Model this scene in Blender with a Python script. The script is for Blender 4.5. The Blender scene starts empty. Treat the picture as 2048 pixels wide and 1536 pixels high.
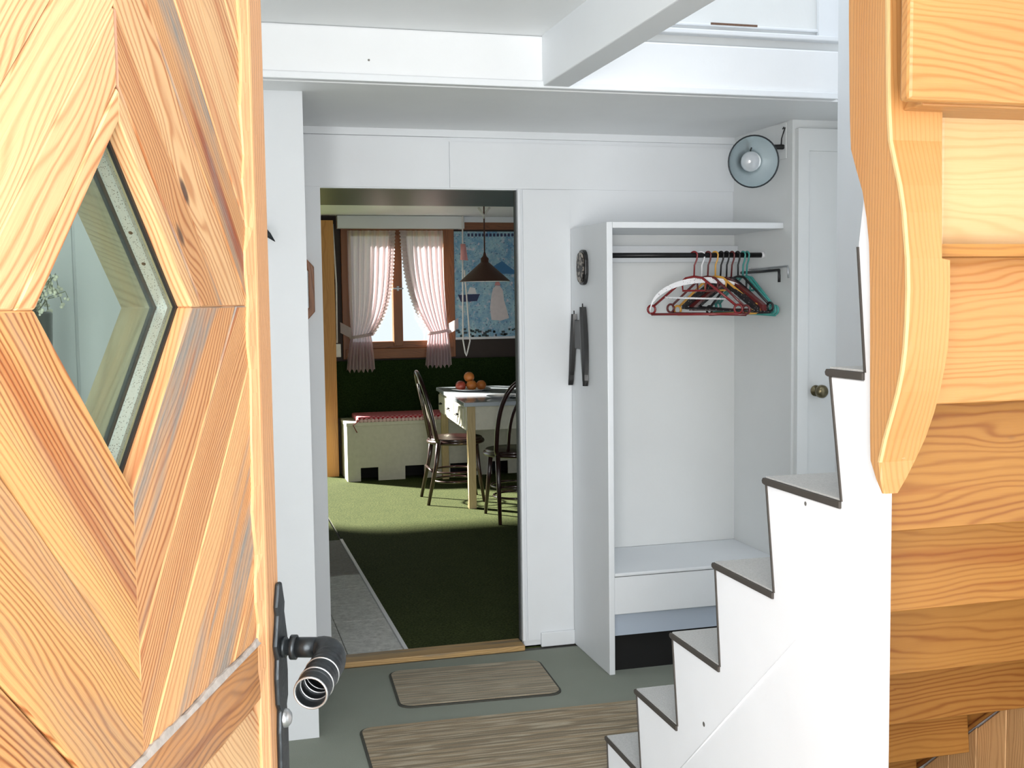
import bpy, bmesh, math, random
from mathutils import Vector, Matrix
random.seed(7)
PI = math.pi
S = bpy.context.scene
COL = S.collection

# ------------------------------------------------------------------ camera
F_PX = 2250.0
YAW, PITCH, ROLL = math.radians(15.3), math.atan(168/2250), .0133
CAM = Vector((0, 0, 1.47))
_F = Vector((math.sin(YAW)*math.cos(PITCH), math.cos(YAW)*math.cos(PITCH), -math.sin(PITCH)))
_R0 = Vector((math.cos(YAW), -math.sin(YAW), 0)); _U0 = _R0.cross(_F)
_R = _R0*math.cos(ROLL) - _U0*math.sin(ROLL)
_U = _U0*math.cos(ROLL) + _R0*math.sin(ROLL)
cd = bpy.data.cameras.new('camera'); cam = bpy.data.objects.new('camera', cd); COL.objects.link(cam)
cd.sensor_width = 36; cd.lens = 36*F_PX/2048; cd.clip_start = .02; cd.clip_end = 200
m = Matrix((_R, _U, -_F)).transposed().to_4x4(); m.translation = CAM
cam.matrix_world = m
S.camera = cam

# ------------------------------------------------------------------ world, sun, daylight, exposure
W = bpy.data.worlds.new('world'); S.world = W; W.use_nodes = True
wn = W.node_tree.nodes; wl = W.node_tree.links
bg = wn['Background']; bg.inputs[0].default_value = (.88, .94, 1, 1); bg.inputs[1].default_value = 1.15
def area(name, loc, target, sx, sy, power, col):
    l = bpy.data.lights.new(name, 'AREA'); l.shape = 'RECTANGLE'; l.size = sx; l.size_y = sy
    l.energy = power; l.color = col
    o = bpy.data.objects.new(name, l); COL.objects.link(o); o.location = loc
    o.rotation_euler = (Vector(target)-Vector(loc)).to_track_quat('-Z', 'Y').to_euler()
    return o
area('entrance_daylight', (-.3, -1.0, 1.25), (.9, 2.6, 1.65), 1.5, 2.1, 156, (1, .99, .97))
area('stairwell_fill', (1.6, 2.5, 3.9), (1.6, 2.6, 0), .8, 1.6, 22, (.90, .95, 1))  # added fill lamp that brightens the upper stairwell; no skylight known there
sl = bpy.data.lights.new('sun', 'SUN'); sl.energy = 34; sl.angle = math.radians(3.6); sl.color = (1, .95, .85)
so = bpy.data.objects.new('sun', sl); COL.objects.link(so)
so.rotation_euler = Vector((.607, -.607, -.50)).to_track_quat('-Z', 'Y').to_euler()
so.location = (-3, 12, 4)
S.view_settings.view_transform = 'Standard'
try: S.view_settings.look = 'None'
except Exception: pass
S.view_settings.exposure = 0.0; S.view_settings.gamma = 1
S.view_settings.use_curve_mapping = False

# ------------------------------------------------------------------ helpers
def ray(x, y): return _F + _R*((x-1024)/F_PX) - _U*((y-768)/F_PX)
def onX(x, y, v): d = ray(x, y); return CAM + d*((v-CAM.x)/d.x)
def onY(x, y, v): d = ray(x, y); return CAM + d*((v-CAM.y)/d.y)
def onZ(x, y, v): d = ray(x, y); return CAM + d*((v-CAM.z)/d.z)

def tag(o, label=None, cat=None, group=None, kind=None):
    if label: o['label'] = label
    if cat: o['category'] = cat
    if group: o['group'] = group
    if kind: o['kind'] = kind
    return o
ORG = {}
def thing(name, label, cat, loc=(0, 0, 0), rotz=0, group=None, kind=None):
    o = bpy.data.objects.new(name, None); COL.objects.link(o); o.empty_display_size = .1
    o.location = loc; o.rotation_euler = (0, 0, rotz)
    tag(o, label, cat, group, kind); return o

class M:
    """collects shapes into one mesh"""
    def __init__(s): s.v = []; s.f = []; s.sm = []
    def add(s, vs, fs, smooth=False):
        b = len(s.v); s.v += [Vector(p) for p in vs]
        for f in fs: s.f.append(tuple(b+i for i in f)); s.sm.append(smooth)
        return s
    def box(s, x0, x1, y0, y1, z0, z1):
        x0, x1 = sorted((x0, x1)); y0, y1 = sorted((y0, y1)); z0, z1 = sorted((z0, z1))
        return s.add([(x0,y0,z0),(x1,y0,z0),(x1,y1,z0),(x0,y1,z0),(x0,y0,z1),(x1,y0,z1),(x1,y1,z1),(x0,y1,z1)],
                     [(0,3,2,1),(4,5,6,7),(0,1,5,4),(1,2,6,5),(2,3,7,6),(3,0,4,7)])
    def prism(s, poly, d0, d1, fn):
        """poly 2D, extruded from d0 to d1; fn(a,b,d)->point"""
        n = len(poly)
        vs = [fn(a, b, d0) for a, b in poly] + [fn(a, b, d1) for a, b in poly]
        fs = [tuple(range(n)), tuple(range(2*n-1, n-1, -1))] + [(i, i+n, (i+1) % n+n, (i+1) % n) for i in range(n)]
        return s.add(vs, fs)
    def ringprism(s, outer, inner, d0, d1, fn):
        n = len(outer); vs = []
        for d in (d0, d1):
            vs += [fn(a, b, d) for a, b in outer] + [fn(a, b, d) for a, b in inner]
        fs = []
        for i in range(n):
            j = (i+1) % n
            fs += [(i, j, n+j, n+i), (2*n+i, 3*n+i, 3*n+j, 2*n+j), (i, 2*n+i, 2*n+j, j), (n+i, n+j, 3*n+j, 3*n+i)]
        return s.add(vs, fs)
    def tube(s, pts, r, n=8, closed=False, caps=True):
        pts = [Vector(p) for p in pts]; N = len(pts)
        rr = r if isinstance(r, (list, tuple)) else [r]*N
        vs = []; up = None
        for i, p in enumerate(pts):
            if closed: t = pts[(i+1) % N]-pts[i-1]
            else: t = pts[min(i+1, N-1)]-pts[max(i-1, 0)]
            t.normalize()
            if up is None:
                up = Vector((0, 0, 1)) if abs(t.z) < .9 else Vector((1, 0, 0))
            a = t.cross(up)
            if a.length < 1e-4: a = t.cross(Vector((0, 1, 0)))
            a.normalize(); b = a.cross(t).normalized(); up = b
            for k in range(n):
                q = 2*PI*k/n; vs.append(p + a*(math.cos(q)*rr[i]) + b*(math.sin(q)*rr[i]))
        fs = []
        for i in range(N if closed else N-1):
            j = (i+1) % N
            for k in range(n):
                l = (k+1) % n; fs.append((i*n+k, i*n+l, j*n+l, j*n+k))
        s.add(vs, fs, True)
        if not closed and caps:
            b = len(s.v)-N*n
            s.f.append(tuple(b+k for k in range(n-1, -1, -1))); s.sm.append(False)
            s.f.append(tuple(b+(N-1)*n+k for k in range(n))); s.sm.append(False)
        return s
    def lathe(s, prof, n=24, mat=None):
        """prof (r,z) list about Z, transformed by mat"""
        vs = []; fs = []
        for r, z in prof:
            for k in range(n):
                a = 2*PI*k/n; p = Vector((r*math.cos(a), r*math.sin(a), z))
                vs.append(mat @ p if mat else p)
        for i in range(len(prof)-1):
            for k in range(n):
                l = (k+1) % n; fs.append((i*n+k, i*n+l, (i+1)*n+l, (i+1)*n+k))
        return s.add(vs, fs, True)
    def loft(s, rings, caps=True, smooth=False):
        n = len(rings[0]); vs = [p for r in rings for p in r]; fs = []
        for i in range(len(rings)-1):
            for k in range(n):
                l = (k+1) % n; fs.append((i*n+k, i*n+l, (i+1)*n+l, (i+1)*n+k))
        if caps: fs += [tuple(range(n-1, -1, -1)), tuple((len(rings)-1)*n+k for k in range(n))]
        return s.add(vs, fs, smooth)
    def grid(s, rows, smooth=True):
        n = len(rows[0]); vs = [p for r in rows for p in r]
        fs = [(i*n+k, i*n+k+1, (i+1)*n+k+1, (i+1)*n+k) for i in range(len(rows)-1) for k in range(n-1)]
        return s.add(vs, fs, smooth)
    def build(s, name, mat, parent=None, grain=None, bevel=0, world=True, fix=True, bseg=2):
        off = Vector((0, 0, 0))
        if parent is not None and world:
            p = parent
            while p is not None: off += p.location; p = p.parent
        me = bpy.data.meshes.new(name)
        me.from_pydata([v-off for v in s.v], [], s.f)
        me.polygons.foreach_set('use_smooth', s.sm)
        me.materials.append(mat); me.update()
        if fix:
            bm = bmesh.new(); bm.from_mesh(me); bmesh.ops.recalc_face_normals(bm, faces=bm.faces); bm.to_mesh(me); bm.free()
        if grain is not None:
            ax = Vector(grain).normalized(); ru, rv = random.uniform(0, 40), random.uniform(0, 40)
            uv = me.uv_layers.new(name='grain')
            for pl in me.polygons:
                w = pl.normal.cross(ax)
                if w.length < .25: w = pl.normal.orthogonal()
                w.normalize()
                # keep a stable sign so neighbouring faces share their lines
                for li in pl.loop_indices:
                    co = me.vertices[me.loops[li].vertex_index].co
                    uv.data[li].uv = (co.dot(ax)+ru, co.dot(w)+rv)
        o = bpy.data.objects.new(name, me); COL.objects.link(o)
        if parent is not None: o.parent = parent
        if bevel:
            b = o.modifiers.new('bevel', 'BEVEL'); b.width = bevel; b.segments = bseg; b.limit_method = 'ANGLE'
            b.angle_limit = math.radians(40)
        return o
def top(o):
    """move the origin of a top-level mesh to its own base"""
    vs = [v.co.copy() for v in o.data.vertices]
    c = Vector((sum(v.x for v in vs)/len(vs), sum(v.y for v in vs)/len(vs), min(v.z for v in vs)))
    for v in o.data.vertices: v.co -= c
    o.location = c; return o
def children(o): return [c for c in bpy.data.objects if c.parent == o]
def copy_tree(o, parent=None):
    c = o.copy(); COL.objects.link(c); c.parent = parent
    for ch in children(o): copy_tree(ch, c)
    return c
def xy(a, b, d): return (a, b, d)
def xz(a, b, d): return (a, d, b)
def yz(a, b, d): return (d, a, b)
def clip(poly, a, b, c):
    """keep a*x+b*y<=c"""
    out = []
    for i in range(len(poly)):
        p, q = poly[i-1], poly[i]
        dp, dq = a*p[0]+b*p[1]-c, a*q[0]+b*q[1]-c
        if (dp <= 0) != (dq <= 0):
            t = dp/(dp-dq); out.append((p[0]+t*(q[0]-p[0]), p[1]+t*(q[1]-p[1])))
        if dq <= 0: out.append(q)
    return out

# ------------------------------------------------------------------ materials
class NT:
    def __init__(s, name):
        s.m = bpy.data.materials.new(name); s.m.use_nodes = True; s.t = s.m.node_tree
        s.n = s.t.nodes; s.b = s.n['Principled BSDF']; s.out = s.n['Material Output']
    def link(s, a, b): s.t.links.new(a, b)
    def val(s, sock, v):
        if hasattr(v, 'is_output') or isinstance(v, bpy.types.NodeSocket): s.link(v, sock)
        else: sock.default_value = v
    def math(s, op, a, b=0.0, c=None):
        n = s.n.new('ShaderNodeMath'); n.operation = op; s.val(n.inputs[0], a); s.val(n.inputs[1], b)
        if c is not None: s.val(n.inputs[2], c)
        return n.outputs[0]
    def noise(s, vec, scale=5, detail=2, rough=.5, dist=0):
        n = s.n.new('ShaderNodeTexNoise'); n.inputs['Scale'].default_value = scale; n.inputs['Detail'].default_value = detail
        n.inputs['Roughness'].default_value = rough; n.inputs['Distortion'].default_value = dist
        if vec is not None: s.link(vec, n.inputs['Vector'])
        return n.outputs[0]
    def comb(s, x, y, z=0.0):
        n = s.n.new('ShaderNodeCombineXYZ'); s.val(n.inputs[0], x); s.val(n.inputs[1], y); s.val(n.inputs[2], z); return n.outputs[0]
    def mapr(s, v, a, b, c=0.0, d=1.0, smooth=False):
        n = s.n.new('ShaderNodeMapRange'); n.clamp = True
        if smooth: n.interpolation_type = 'SMOOTHSTEP'
        s.val(n.inputs[0], v)
        for i, q in enumerate((a, b, c, d)): n.inputs[i+1].default_value = q
        return n.outputs[0]
    def mix(s, f, a, b, mode='MIX'):
        n = s.n.new('ShaderNodeMix'); n.data_type = 'RGBA'; n.blend_type = mode
        s.val(n.inputs[0], f)
        for i, q in ((6, a), (7, b)):
            if isinstance(q, (tuple, list)): n.inputs[i].default_value = (*q[:3], 1)
            else: s.link(q, n.inputs[i])
        return n.outputs[2]
    def bump(s, h, st=.2, d=.002):
        n = s.n.new('ShaderNodeBump'); n.inputs['Strength'].default_value = st; n.inputs['Distance'].default_value = d
        s.link(h, n.inputs['Height']); s.link(n.outputs[0], s.b.inputs['Normal'])
    def obj(s):
        n = s.n.new('ShaderNodeTexCoord'); return n.outputs['Object']
def lin(r, g, b):
    f = lambda c: (c/255/12.92 if c/255 <= .04045 else ((c/255+.055)/1.055)**2.4)
    return (f(r), f(g), f(b))
def plain(name, col, rough=.5, metal=0, noise=.12, nscale=30, bump=0, spec=.5, coat=0):
    t = NT(name); v = t.obj()
    n = t.noise(v, nscale, 3)
    dk = tuple(c*(1-noise) for c in col); lt = tuple(min(1, c*(1+noise)) for c in col)
    t.link(t.mix(n, dk, lt), t.b.inputs['Base Color'])
    t.b.inputs['Roughness'].default_value = rough; t.b.inputs['Metallic'].default_value = metal
    t.b.inputs['Specular IOR Level'].default_value = spec
    t.b.inputs['Coat Weight'].default_value = coat
    if bump: t.bump(n, bump)
    return t.m
def paint(name, col, chips=True, rough=.45, chipsize=.062):
    t = NT(name); v = t.obj()
    n1 = t.noise(v, 1.7, 4, .6); n2 = t.noise(v, 60, 2)
    c = t.mix(t.mapr(n1, .35, .7), tuple(x*.95 for x in col), col)
    if chips:
        vo = t.n.new('ShaderNodeTexVoronoi'); vo.inputs['Scale'].default_value = 8; t.link(v, vo.inputs['Vector'])
        d = t.math('ADD', vo.outputs['Distance'], t.math('MULTIPLY', t.noise(v, 45, 2), .03))
        c = t.mix(t.mapr(d, chipsize+.008, chipsize+.016, 1, 0), c, (.12, .11, .1))
    t.link(c, t.b.inputs['Base Color']); t.b.inputs['Roughness'].default_value = rough
    n3 = t.noise(v, 7, 3)
    t.bump(t.math('ADD', t.math('MULTIPLY', n2, .3), n3), .22, .004)
    return t.m
def wood(name, light, dark, freq=120, contrast=.75, knots=1.0, stain=0.0, rough=.5, streak=0.0, waver=1.0, coat=0, stain_col=(.26,.235,.21), knotcol=(.12,.06,.035)):
    t = NT(name)
    uvn = t.n.new('ShaderNodeUVMap'); uvn.uv_map = 'grain'
    sp = t.n.new('ShaderNodeSeparateXYZ'); t.link(uvn.outputs[0], sp.inputs[0]); u, v = sp.outputs[0], sp.outputs[1]
    big = t.noise(t.comb(t.math('MULTIPLY', u, 1.6), t.math('MULTIPLY', v, 7.0)), 1, 2, .5)
    mid = t.noise(t.comb(t.math('MULTIPLY', u, 7), t.math('MULTIPLY', v, 26)), 1, 2, .5)
    # knots: sparse cells stretched along the grain
    vo = t.n.new('ShaderNodeTexVoronoi'); vo.inputs['Scale'].default_value = 1
    t.link(t.comb(t.math('MULTIPLY', u, 3.2), t.math('MULTIPLY', v, 8.5)), vo.inputs['Vector'])
    sc = t.n.new('ShaderNodeSeparateColor'); t.link(vo.outputs['Color'], sc.inputs[0])
    has = t.math('GREATER_THAN', sc.outputs[0], 1-.55*knots)
    d = vo.outputs['Distance']
    kn = t.math('MULTIPLY', t.mapr(d, .035, .075, 1, 0, True), has)
    halo = t.math('MULTIPLY', t.mapr(d, .03, .34, 1, 0, True), has)
    ph = t.math('ADD', v, t.math('MULTIPLY', t.math('SUBTRACT', big, .5), .16*waver))
    ph = t.math('ADD', ph, t.math('MULTIPLY', t.math('SUBTRACT', mid, .5), .012*waver))
    ph = t.math('ADD', ph, t.math('MULTIPLY', halo, .022))
    # local spacing changes
    ph = t.math('MULTIPLY', ph, freq*2*PI)
    s1 = t.math('SINE', ph)
    r = t.math('POWER', t.math('MULTIPLY', t.math('ADD', s1, 1), .5), 2.6)
    tone = t.noise(t.comb(t.math('MULTIPLY', u, .9), t.math('MULTIPLY', v, 14), 3.3), 1, 2)
    lineamt = t.mapr(tone, .30, .62, .25, 1)
    fib = t.noise(t.comb(t.math('MULTIPLY', u, 9), t.math('MULTIPLY', v, 900)), 1, 2)
    base = t.mix(t.mapr(tone, .3, .75), light, tuple(a*.72+b*.28 for a, b in zip(light, dark)))
    base = t.mix(t.mapr(fib, .3, .7, 0, .22), base, dark)
    c = t.mix(t.math('MULTIPLY', t.math('MULTIPLY', r, lineamt), contrast), base, dark)
    if streak > 0:
        st = t.noise(t.comb(t.math('MULTIPLY', u, .8), t.math('MULTIPLY', v, 30), 8.1), 1, 1)
        c = t.mix(t.math('MULTIPLY', t.mapr(st, .62, .72, 0, 1, True), streak), c, tuple(x*y for x, y in zip(dark, (1.0, .62, .4))))
    if stain > 0:
        g = t.noise(t.comb(t.math('MULTIPLY', u, 1.6), t.math('MULTIPLY', v, 15), 5.7), 1, 3, .6)
        g2 = t.noise(t.comb(t.math('MULTIPLY', u, 14), t.math('MULTIPLY', v, 120), 5.7), 1, 3, .6)
        gm = t.math('MULTIPLY', t.mapr(g, .48, .62, 0, 1, True), t.mapr(g2, .3, .65, .25, 1))
        c = t.mix(t.math('MULTIPLY', gm, stain), c, stain_col)
    c = t.mix(kn, c, knotcol)
    oi = t.n.new('ShaderNodeObjectInfo')
    hs = t.n.new('ShaderNodeHueSaturation'); t.link(c, hs.inputs['Color'])
    t.link(t.mapr(oi.outputs['Random'], 0, 1, .86, 1.1), hs.inputs['Value'])
    t.link(hs.outputs[0], t.b.inputs['Base Color'])
    t.b.inputs['Roughness'].default_value = rough; t.b.inputs['Coat Weight'].default_value = coat
    t.b.inputs['Coat Roughness'].default_value = .2
    t.bump(t.math('ADD', t.math('MULTIPLY', r, .6), t.math('MULTIPLY', fib, .4)), .35, .0012)
    return t.m
def stripes(name, cols, axis, freq):
    """woven mat with irregular stripes across one object axis"""
    t = NT(name); sp = t.n.new('ShaderNodeSeparateXYZ'); t.link(t.obj(), sp.inputs[0]); a = sp.outputs[axis]
    n = t.noise(t.comb(0.0, t.math('MULTIPLY', a, freq)), 1, 3, .7)
    n2 = t.noise(t.comb(t.math('MULTIPLY', sp.outputs[1-axis], 6), t.math('MULTIPLY', a, freq*2.2), 4), 1, 1)
    f = t.noise(t.obj(), 420, 2)
    c = t.mix(t.mapr(n, .46, .53), cols[0], cols[1]); c = t.mix(t.mapr(n2, .50, .62), c, cols[2]); c = t.mix(t.mapr(t.noise(t.comb(7.0, t.math('MULTIPLY', a, freq*1.3)), 1, 2, .6), .55, .64, 0, .55), c, tuple(q*.42 for q in cols[0]))
    c = t.mix(t.mapr(f, .3, .7, .3, 0), c, (.03, .03, .025))
    t.link(c, t.b.inputs['Base Color']); t.b.inputs['Roughness'].default_value = .95
    t.bump(f, .5, .002); return t.m
def fibre(name, a, b, scale=300, bump=.6, spec=.05, grad=None):
    t = NT(name); v = t.obj(); f = t.noise(v, scale, 3, .7); g = t.noise(v, 9, 3)
    c = t.mix(t.mapr(f, .3, .7), a, b); c = t.mix(t.mapr(g, .3, .8, 0, .25), c, a)
    t.link(c, t.b.inputs['Base Color']); t.b.inputs['Roughness'].default_value = .95
    t.b.inputs['Specular IOR Level'].default_value = spec; t.bump(f, bump, .003); return t.m
def sheer(name, col, thru=.35):
    t = NT(name); t.n.remove(t.b)
    d = t.n.new('ShaderNodeBsdfDiffuse'); tl = t.n.new('ShaderNodeBsdfTranslucent'); tr = t.n.new('ShaderNodeBsdfTransparent')
    w = t.noise(t.obj(), 160, 2); c = t.mix(w, tuple(x*.85 for x in col), col)
    t.link(c, d.inputs[0]); t.link(c, tl.inputs[0])
    m1 = t.n.new('ShaderNodeMixShader'); m1.inputs[0].default_value = .55; t.link(d.outputs[0], m1.inputs[1]); t.link(tl.outputs[0], m1.inputs[2])
    m2 = t.n.new('ShaderNodeMixShader'); m2.inputs[0].default_value = thru; t.link(m1.outputs[0], m2.inputs[1]); t.link(tr.outputs[0], m2.inputs[2])
    t.link(m2.outputs[0], t.out.inputs[0]); return t.m
def thinglass(name, tint, refl=.06):
    t = NT(name); t.n.remove(t.b)
    tr = t.n.new('ShaderNodeBsdfTransparent'); tr.inputs[0].default_value = (*tint, 1)
    gl = t.n.new('ShaderNodeBsdfGlossy'); gl.inputs['Roughness'].default_value = .02
    lw_ = t.n.new('ShaderNodeLayerWeight'); lw_.inputs[0].default_value = .5
    fr_o = t.math('ADD', t.math('MULTIPLY', t.math('POWER', lw_.outputs['Facing'], 5), .45), .03)
    mx = t.n.new('ShaderNodeMixShader'); t.link(fr_o, mx.inputs[0]); t.link(tr.outputs[0], mx.inputs[1]); t.link(gl.outputs[0], mx.inputs[2])
    t.link(mx.outputs[0], t.out.inputs[0]); return t.m

WHITE = paint('white paint', (.82, .84, .86))
WHITE2 = paint('white paint plain', (.80, .83, .86), chips=False)
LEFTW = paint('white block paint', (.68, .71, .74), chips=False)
GREYW = paint('grey white paint', (.78, .80, .80), chips=False)
CEILW = paint('ceiling paint', (.88, .90, .91), chips=False)
STRW = paint('stringer paint', (.88, .89, .93), chipsize=.05)
BOXB = paint('blue grey paint', (.48, .55, .65), chips=False)
SHADECEIL = paint('shaded ceiling paint', (.055, .075, .066), chips=False)  # dark colour carries the shade on the ceiling inside the doorway
DOORW = wood('weathered larch planks', lin(236, 196, 146), lin(168, 94, 40), 120, .85, 1.0, .0, .5, .35, coat=.0)
DOORS = wood('weathered larch planks stained', lin(220, 170, 118), lin(150, 80, 34), 150, .8, 1.0, 1.0, .55, .9, .7, coat=.0)
DOORB = wood('brown larch rail', lin(214, 150, 88), lin(120, 66, 28), 150, .9, .5, .3, .5, .5)
STILEW = wood('smooth larch stile', lin(222, 170, 124), lin(192, 132, 84), 110, .45, .15, 0, .45, 0, .5)
INNERW = wood('inner reveal larch', lin(190, 174, 146), lin(140, 120, 90), 110, .5, .5, 0, .5)
PINE = wood('oiled pine', lin(190, 142, 86), lin(158, 99, 44), 75, .7, .45, 0, .4, .2, .9, coat=.1)
PINEP = wood('oiled pine post', lin(193, 144, 89), lin(172, 112, 56), 110, .55, .1, 0, .35, 0, .5, coat=.15)
PINELIT = wood('lit pine', lin(212, 176, 128), lin(188, 142, 88), 60, .5, .45, 0, .4, 0, 1.0, coat=.1)  # paler pine copy, light on the upper riser board put into its colour
PINESHADE = wood('shaded pine', lin(174, 124, 60), lin(128, 72, 24), 70, .8, .45, 0, .45, .3, .9)  # darker pine copy, shade under the stairs put into its colour
THRESH = wood('worn threshold pine', lin(200, 166, 112), lin(128, 92, 52), 100, .8, .4, .8, stain_col=(.16, .15, .12))
DOORLL = wood('orange larch planks', lin(230, 176, 112), lin(146, 76, 28), 165, .95, 1.0, .3, .5, .5, .65)
BROWNW = wood('window brown wood', lin(150, 92, 48), lin(92, 50, 22), 90, .7, .2, 0, .4)
HONEYW = wood('honey pine far room', lin(222, 160, 84), lin(180, 112, 46), 60, .5, .1, 0, .4)
TABLEG = wood('table leg wood', lin(206, 184, 136), lin(150, 124, 78), 80, .4, .1)
LINO = fibre('grey green linoleum', (.19, .21, .175), (.31, .33, .28), 500, .2, .4)
MAT_S = stripes('small mat weave', (lin(172, 154, 130), lin(140, 134, 118), lin(184, 172, 150)), 1, 60)
MAT_L = stripes('large mat weave', (lin(166, 146, 118), lin(134, 122, 102), lin(184, 170, 146)), 1, 42)
MATRIM = plain('mat rim', (.055, .055, .045), .9)
GREENC = fibre('green carpet', (.010, .022, .005), (.088, .100, .034), 90, .9, .1)
TILE = fibre('grey stone vinyl', (.50, .50, .48), (.80, .80, .77), 40, .15, .4)
TILED = fibre('brown grey floor board', (.22, .21, .19), (.32, .30, .28), 60, .15, .4)
GREYCARP = fibre('grey tread carpet', (.38, .385, .38), (.52, .52, .51), 260, .6)
DARKEDGE = plain('dark rubber nosing', (.05, .042, .036), .6)
BLACK = plain('black iron', (.015, .015, .016), .42, .5, .3, 60, .3)
IRON = plain('wrought iron', (.045, .052, .058), .38, .75, .35, 45, .7)
CHROME = plain('galvanised ring', (.50, .52, .54), .35, .9, .1)
BLACKP = plain('black plastic', (.012, .012, .013), .35)
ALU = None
def _alu():
    t = NT('perforated aluminium'); v = t.obj()
    vo = t.n.new('ShaderNodeTexVoronoi'); vo.inputs['Scale'].default_value = 420; t.link(v, vo.inputs['Vector'])
    t.link(t.mix(t.mapr(vo.outputs['Distance'], .18, .3), (.2, .2, .2), (.66, .68, .69)), t.b.inputs['Base Color'])
    t.b.inputs['Metallic'].default_value = .6; t.b.inputs['Roughness'].default_value = .4; return t.m
ALU = _alu()
GASKET = plain('black gasket', (.01, .01, .01), .6)
GLASS = thinglass('greenish door glass', (.88, .92, .89))
PANE = thinglass('window glass', (.96, .98, .98))
REFL = plain('polished reflector', (.72, .80, .82), .32, .75, .05)
BULB = plain('frosted bulb', (.58, .62, .66), .15, 0, .03, coat=1)
REDP = plain('red plastic', (.22, .008, .010), .3, coat=.3)
WHITEP = plain('white plastic', (.78, .78, .8), .35)
TEALP = plain('teal plastic', (.05, .30, .27), .3, coat=.3)
YELP = plain('amber plastic', (.70, .36, .06), .3, coat=.3)
MAROON = plain('maroon plastic', (.13, .02, .02), .3, coat=.3)
CHAIRW = plain('dark bentwood', (.028, .010, .009), .28, 0, .25, 30, 0, .6, .6)
TABTOP = plain('pale grey enamel top', (.55, .60, .66), .18, 0, .08, 6, coat=.5)
TABSIDE = plain('cream table paint', (.66, .64, .54), .45)
BENCHW = plain('cream bench paint', (.60, .59, .50), .5)
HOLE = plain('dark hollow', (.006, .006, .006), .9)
VELVET = fibre('dark green velvet', (.006, .014, .004), (.022, .04, .012), 120, .5, .05)
DARKWALL = plain('dark brown panelling', (.03, .016, .010), .6)
CURT = sheer('pink sheer', (.74, .60, .63), .08)
CURT2 = sheer('pink sheer ruffle', (.78, .68, .69), .06)
SHADE = plain('brown lampshade', (.075, .025, .018), .5)
CORDW = plain('white cord', (.8, .78, .76), .5)
PLATE = plain('white china', (.8, .8, .8), .12, coat=.5)
def check_mat():
    t = NT('red gingham'); ck = t.n.new('ShaderNodeTexChecker'); ck.inputs['Scale'].default_value = 52
    t.link(t.obj(), ck.inputs['Vector']); ck.inputs[1].default_value = (.36, .015, .03, 1); ck.inputs[2].default_value = (.55, .22, .25, 1)
    t.link(ck.outputs[0], t.b.inputs['Base Color']); t.b.inputs['Roughness'].default_value = .9; return t.m
GING = check_mat()
FRINGE = plain('pale pink trim', (.75, .52, .54), .9)

# ================================================================== SETTING
def st(name, mb, mat, label=None, grain=None, bevel=0):
    o = mb.build(name, mat, None, grain, bevel); top(o); o['kind'] = 'structure'
    if label: o['label'] = label
    return o
YB = 4.5; ZC = 2.155
st('floor', M().box(-1.4, 2.6, -1.2, 4.45, -.1, 0), LINO, 'grey green linoleum hall floor under the striped mats')
st('ground', M().box(-5, 6, -6, -1.2, -.3, -.02), plain('paving', (.42, .41, .39), .9), 'paved ground outside the entrance')
st('ground_garden', M().box(-14, 14, 9.75, 34, -.12, -.03), fibre('garden lawn', (.06, .10, .03), (.12, .17, .06), 30, .3), 'garden ground outside the dining room')
# back wall around the doorway
wb = M()
wb.box(-.2, .46, YB, YB+.03, 0, ZC+.02); wb.box(1.268, 2.40, YB, YB+.03, 0, ZC+.02); wb.box(.46, 1.268, YB, YB+.03, 1.92, ZC+.02)
WBK = st('wall_back', wb, WHITE2, 'white back wall of the hall around the doorway')
def sub(parent, name, mb, mat, label=None, grain=None, bevel=0):
    o = mb.build(name, mat, parent, grain, bevel)
    if label: o['label'] = label
    return o
c = onY(897, 285, YB)
sub(WBK, 'panel', M().box(.36, c.x-.002, YB-.006, YB, 1.925, ZC-.03), WHITE2)
sub(WBK, 'panel', M().box(c.x+.002, 2.237, YB-.008, YB, 1.925, ZC-.045), WHITE2)
sub(WBK, 'panel', M().box(1.285, 1.49, YB-.008, YB, .03, 1.922), WHITE2)
st('trim_1', M().box(.36, 2.237, YB-.016, YB-.001, ZC-.028, ZC), WHITE2, 'thin white cornice strip at the top of the back wall')
st('trim_2', M().box(1.34, 1.49, YB-.022, YB-.0085, 0, .062), WHITE2, 'short white skirting block between doorway and coat rack', bevel=.004)
# doorway lining
fr = M(); fr.box(1.262, 1.276, YB-.012, YB+.032, .03, 1.925)
st('trim_3', fr, WHITE2, 'white lining on the right side of the doorway', bevel=.002)
st('trim_4', M().box(1.256, 1.262, YB+.01, YB+.032, .03, 1.92), plain('dark rebate', (.05, .055, .055), .7), 'dark rebate strip inside the doorway')
st('trim_5', M().box(.448, 1.261, 4.452, 4.56, .0, .024), THRESH, 'worn pine threshold board in the doorway', (1, 0, 0), .004)
# left front-facing cupboard wall
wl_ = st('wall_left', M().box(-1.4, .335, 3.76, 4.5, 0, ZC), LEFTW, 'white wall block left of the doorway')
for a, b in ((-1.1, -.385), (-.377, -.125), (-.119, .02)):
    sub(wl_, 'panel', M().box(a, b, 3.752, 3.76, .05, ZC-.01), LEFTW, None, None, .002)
st('wall_outer', M().box(-1.5, -1.4, -1.3, 4.5, 0, 2.4), WHITE2, 'white outer wall of the hall behind the open door')
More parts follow.
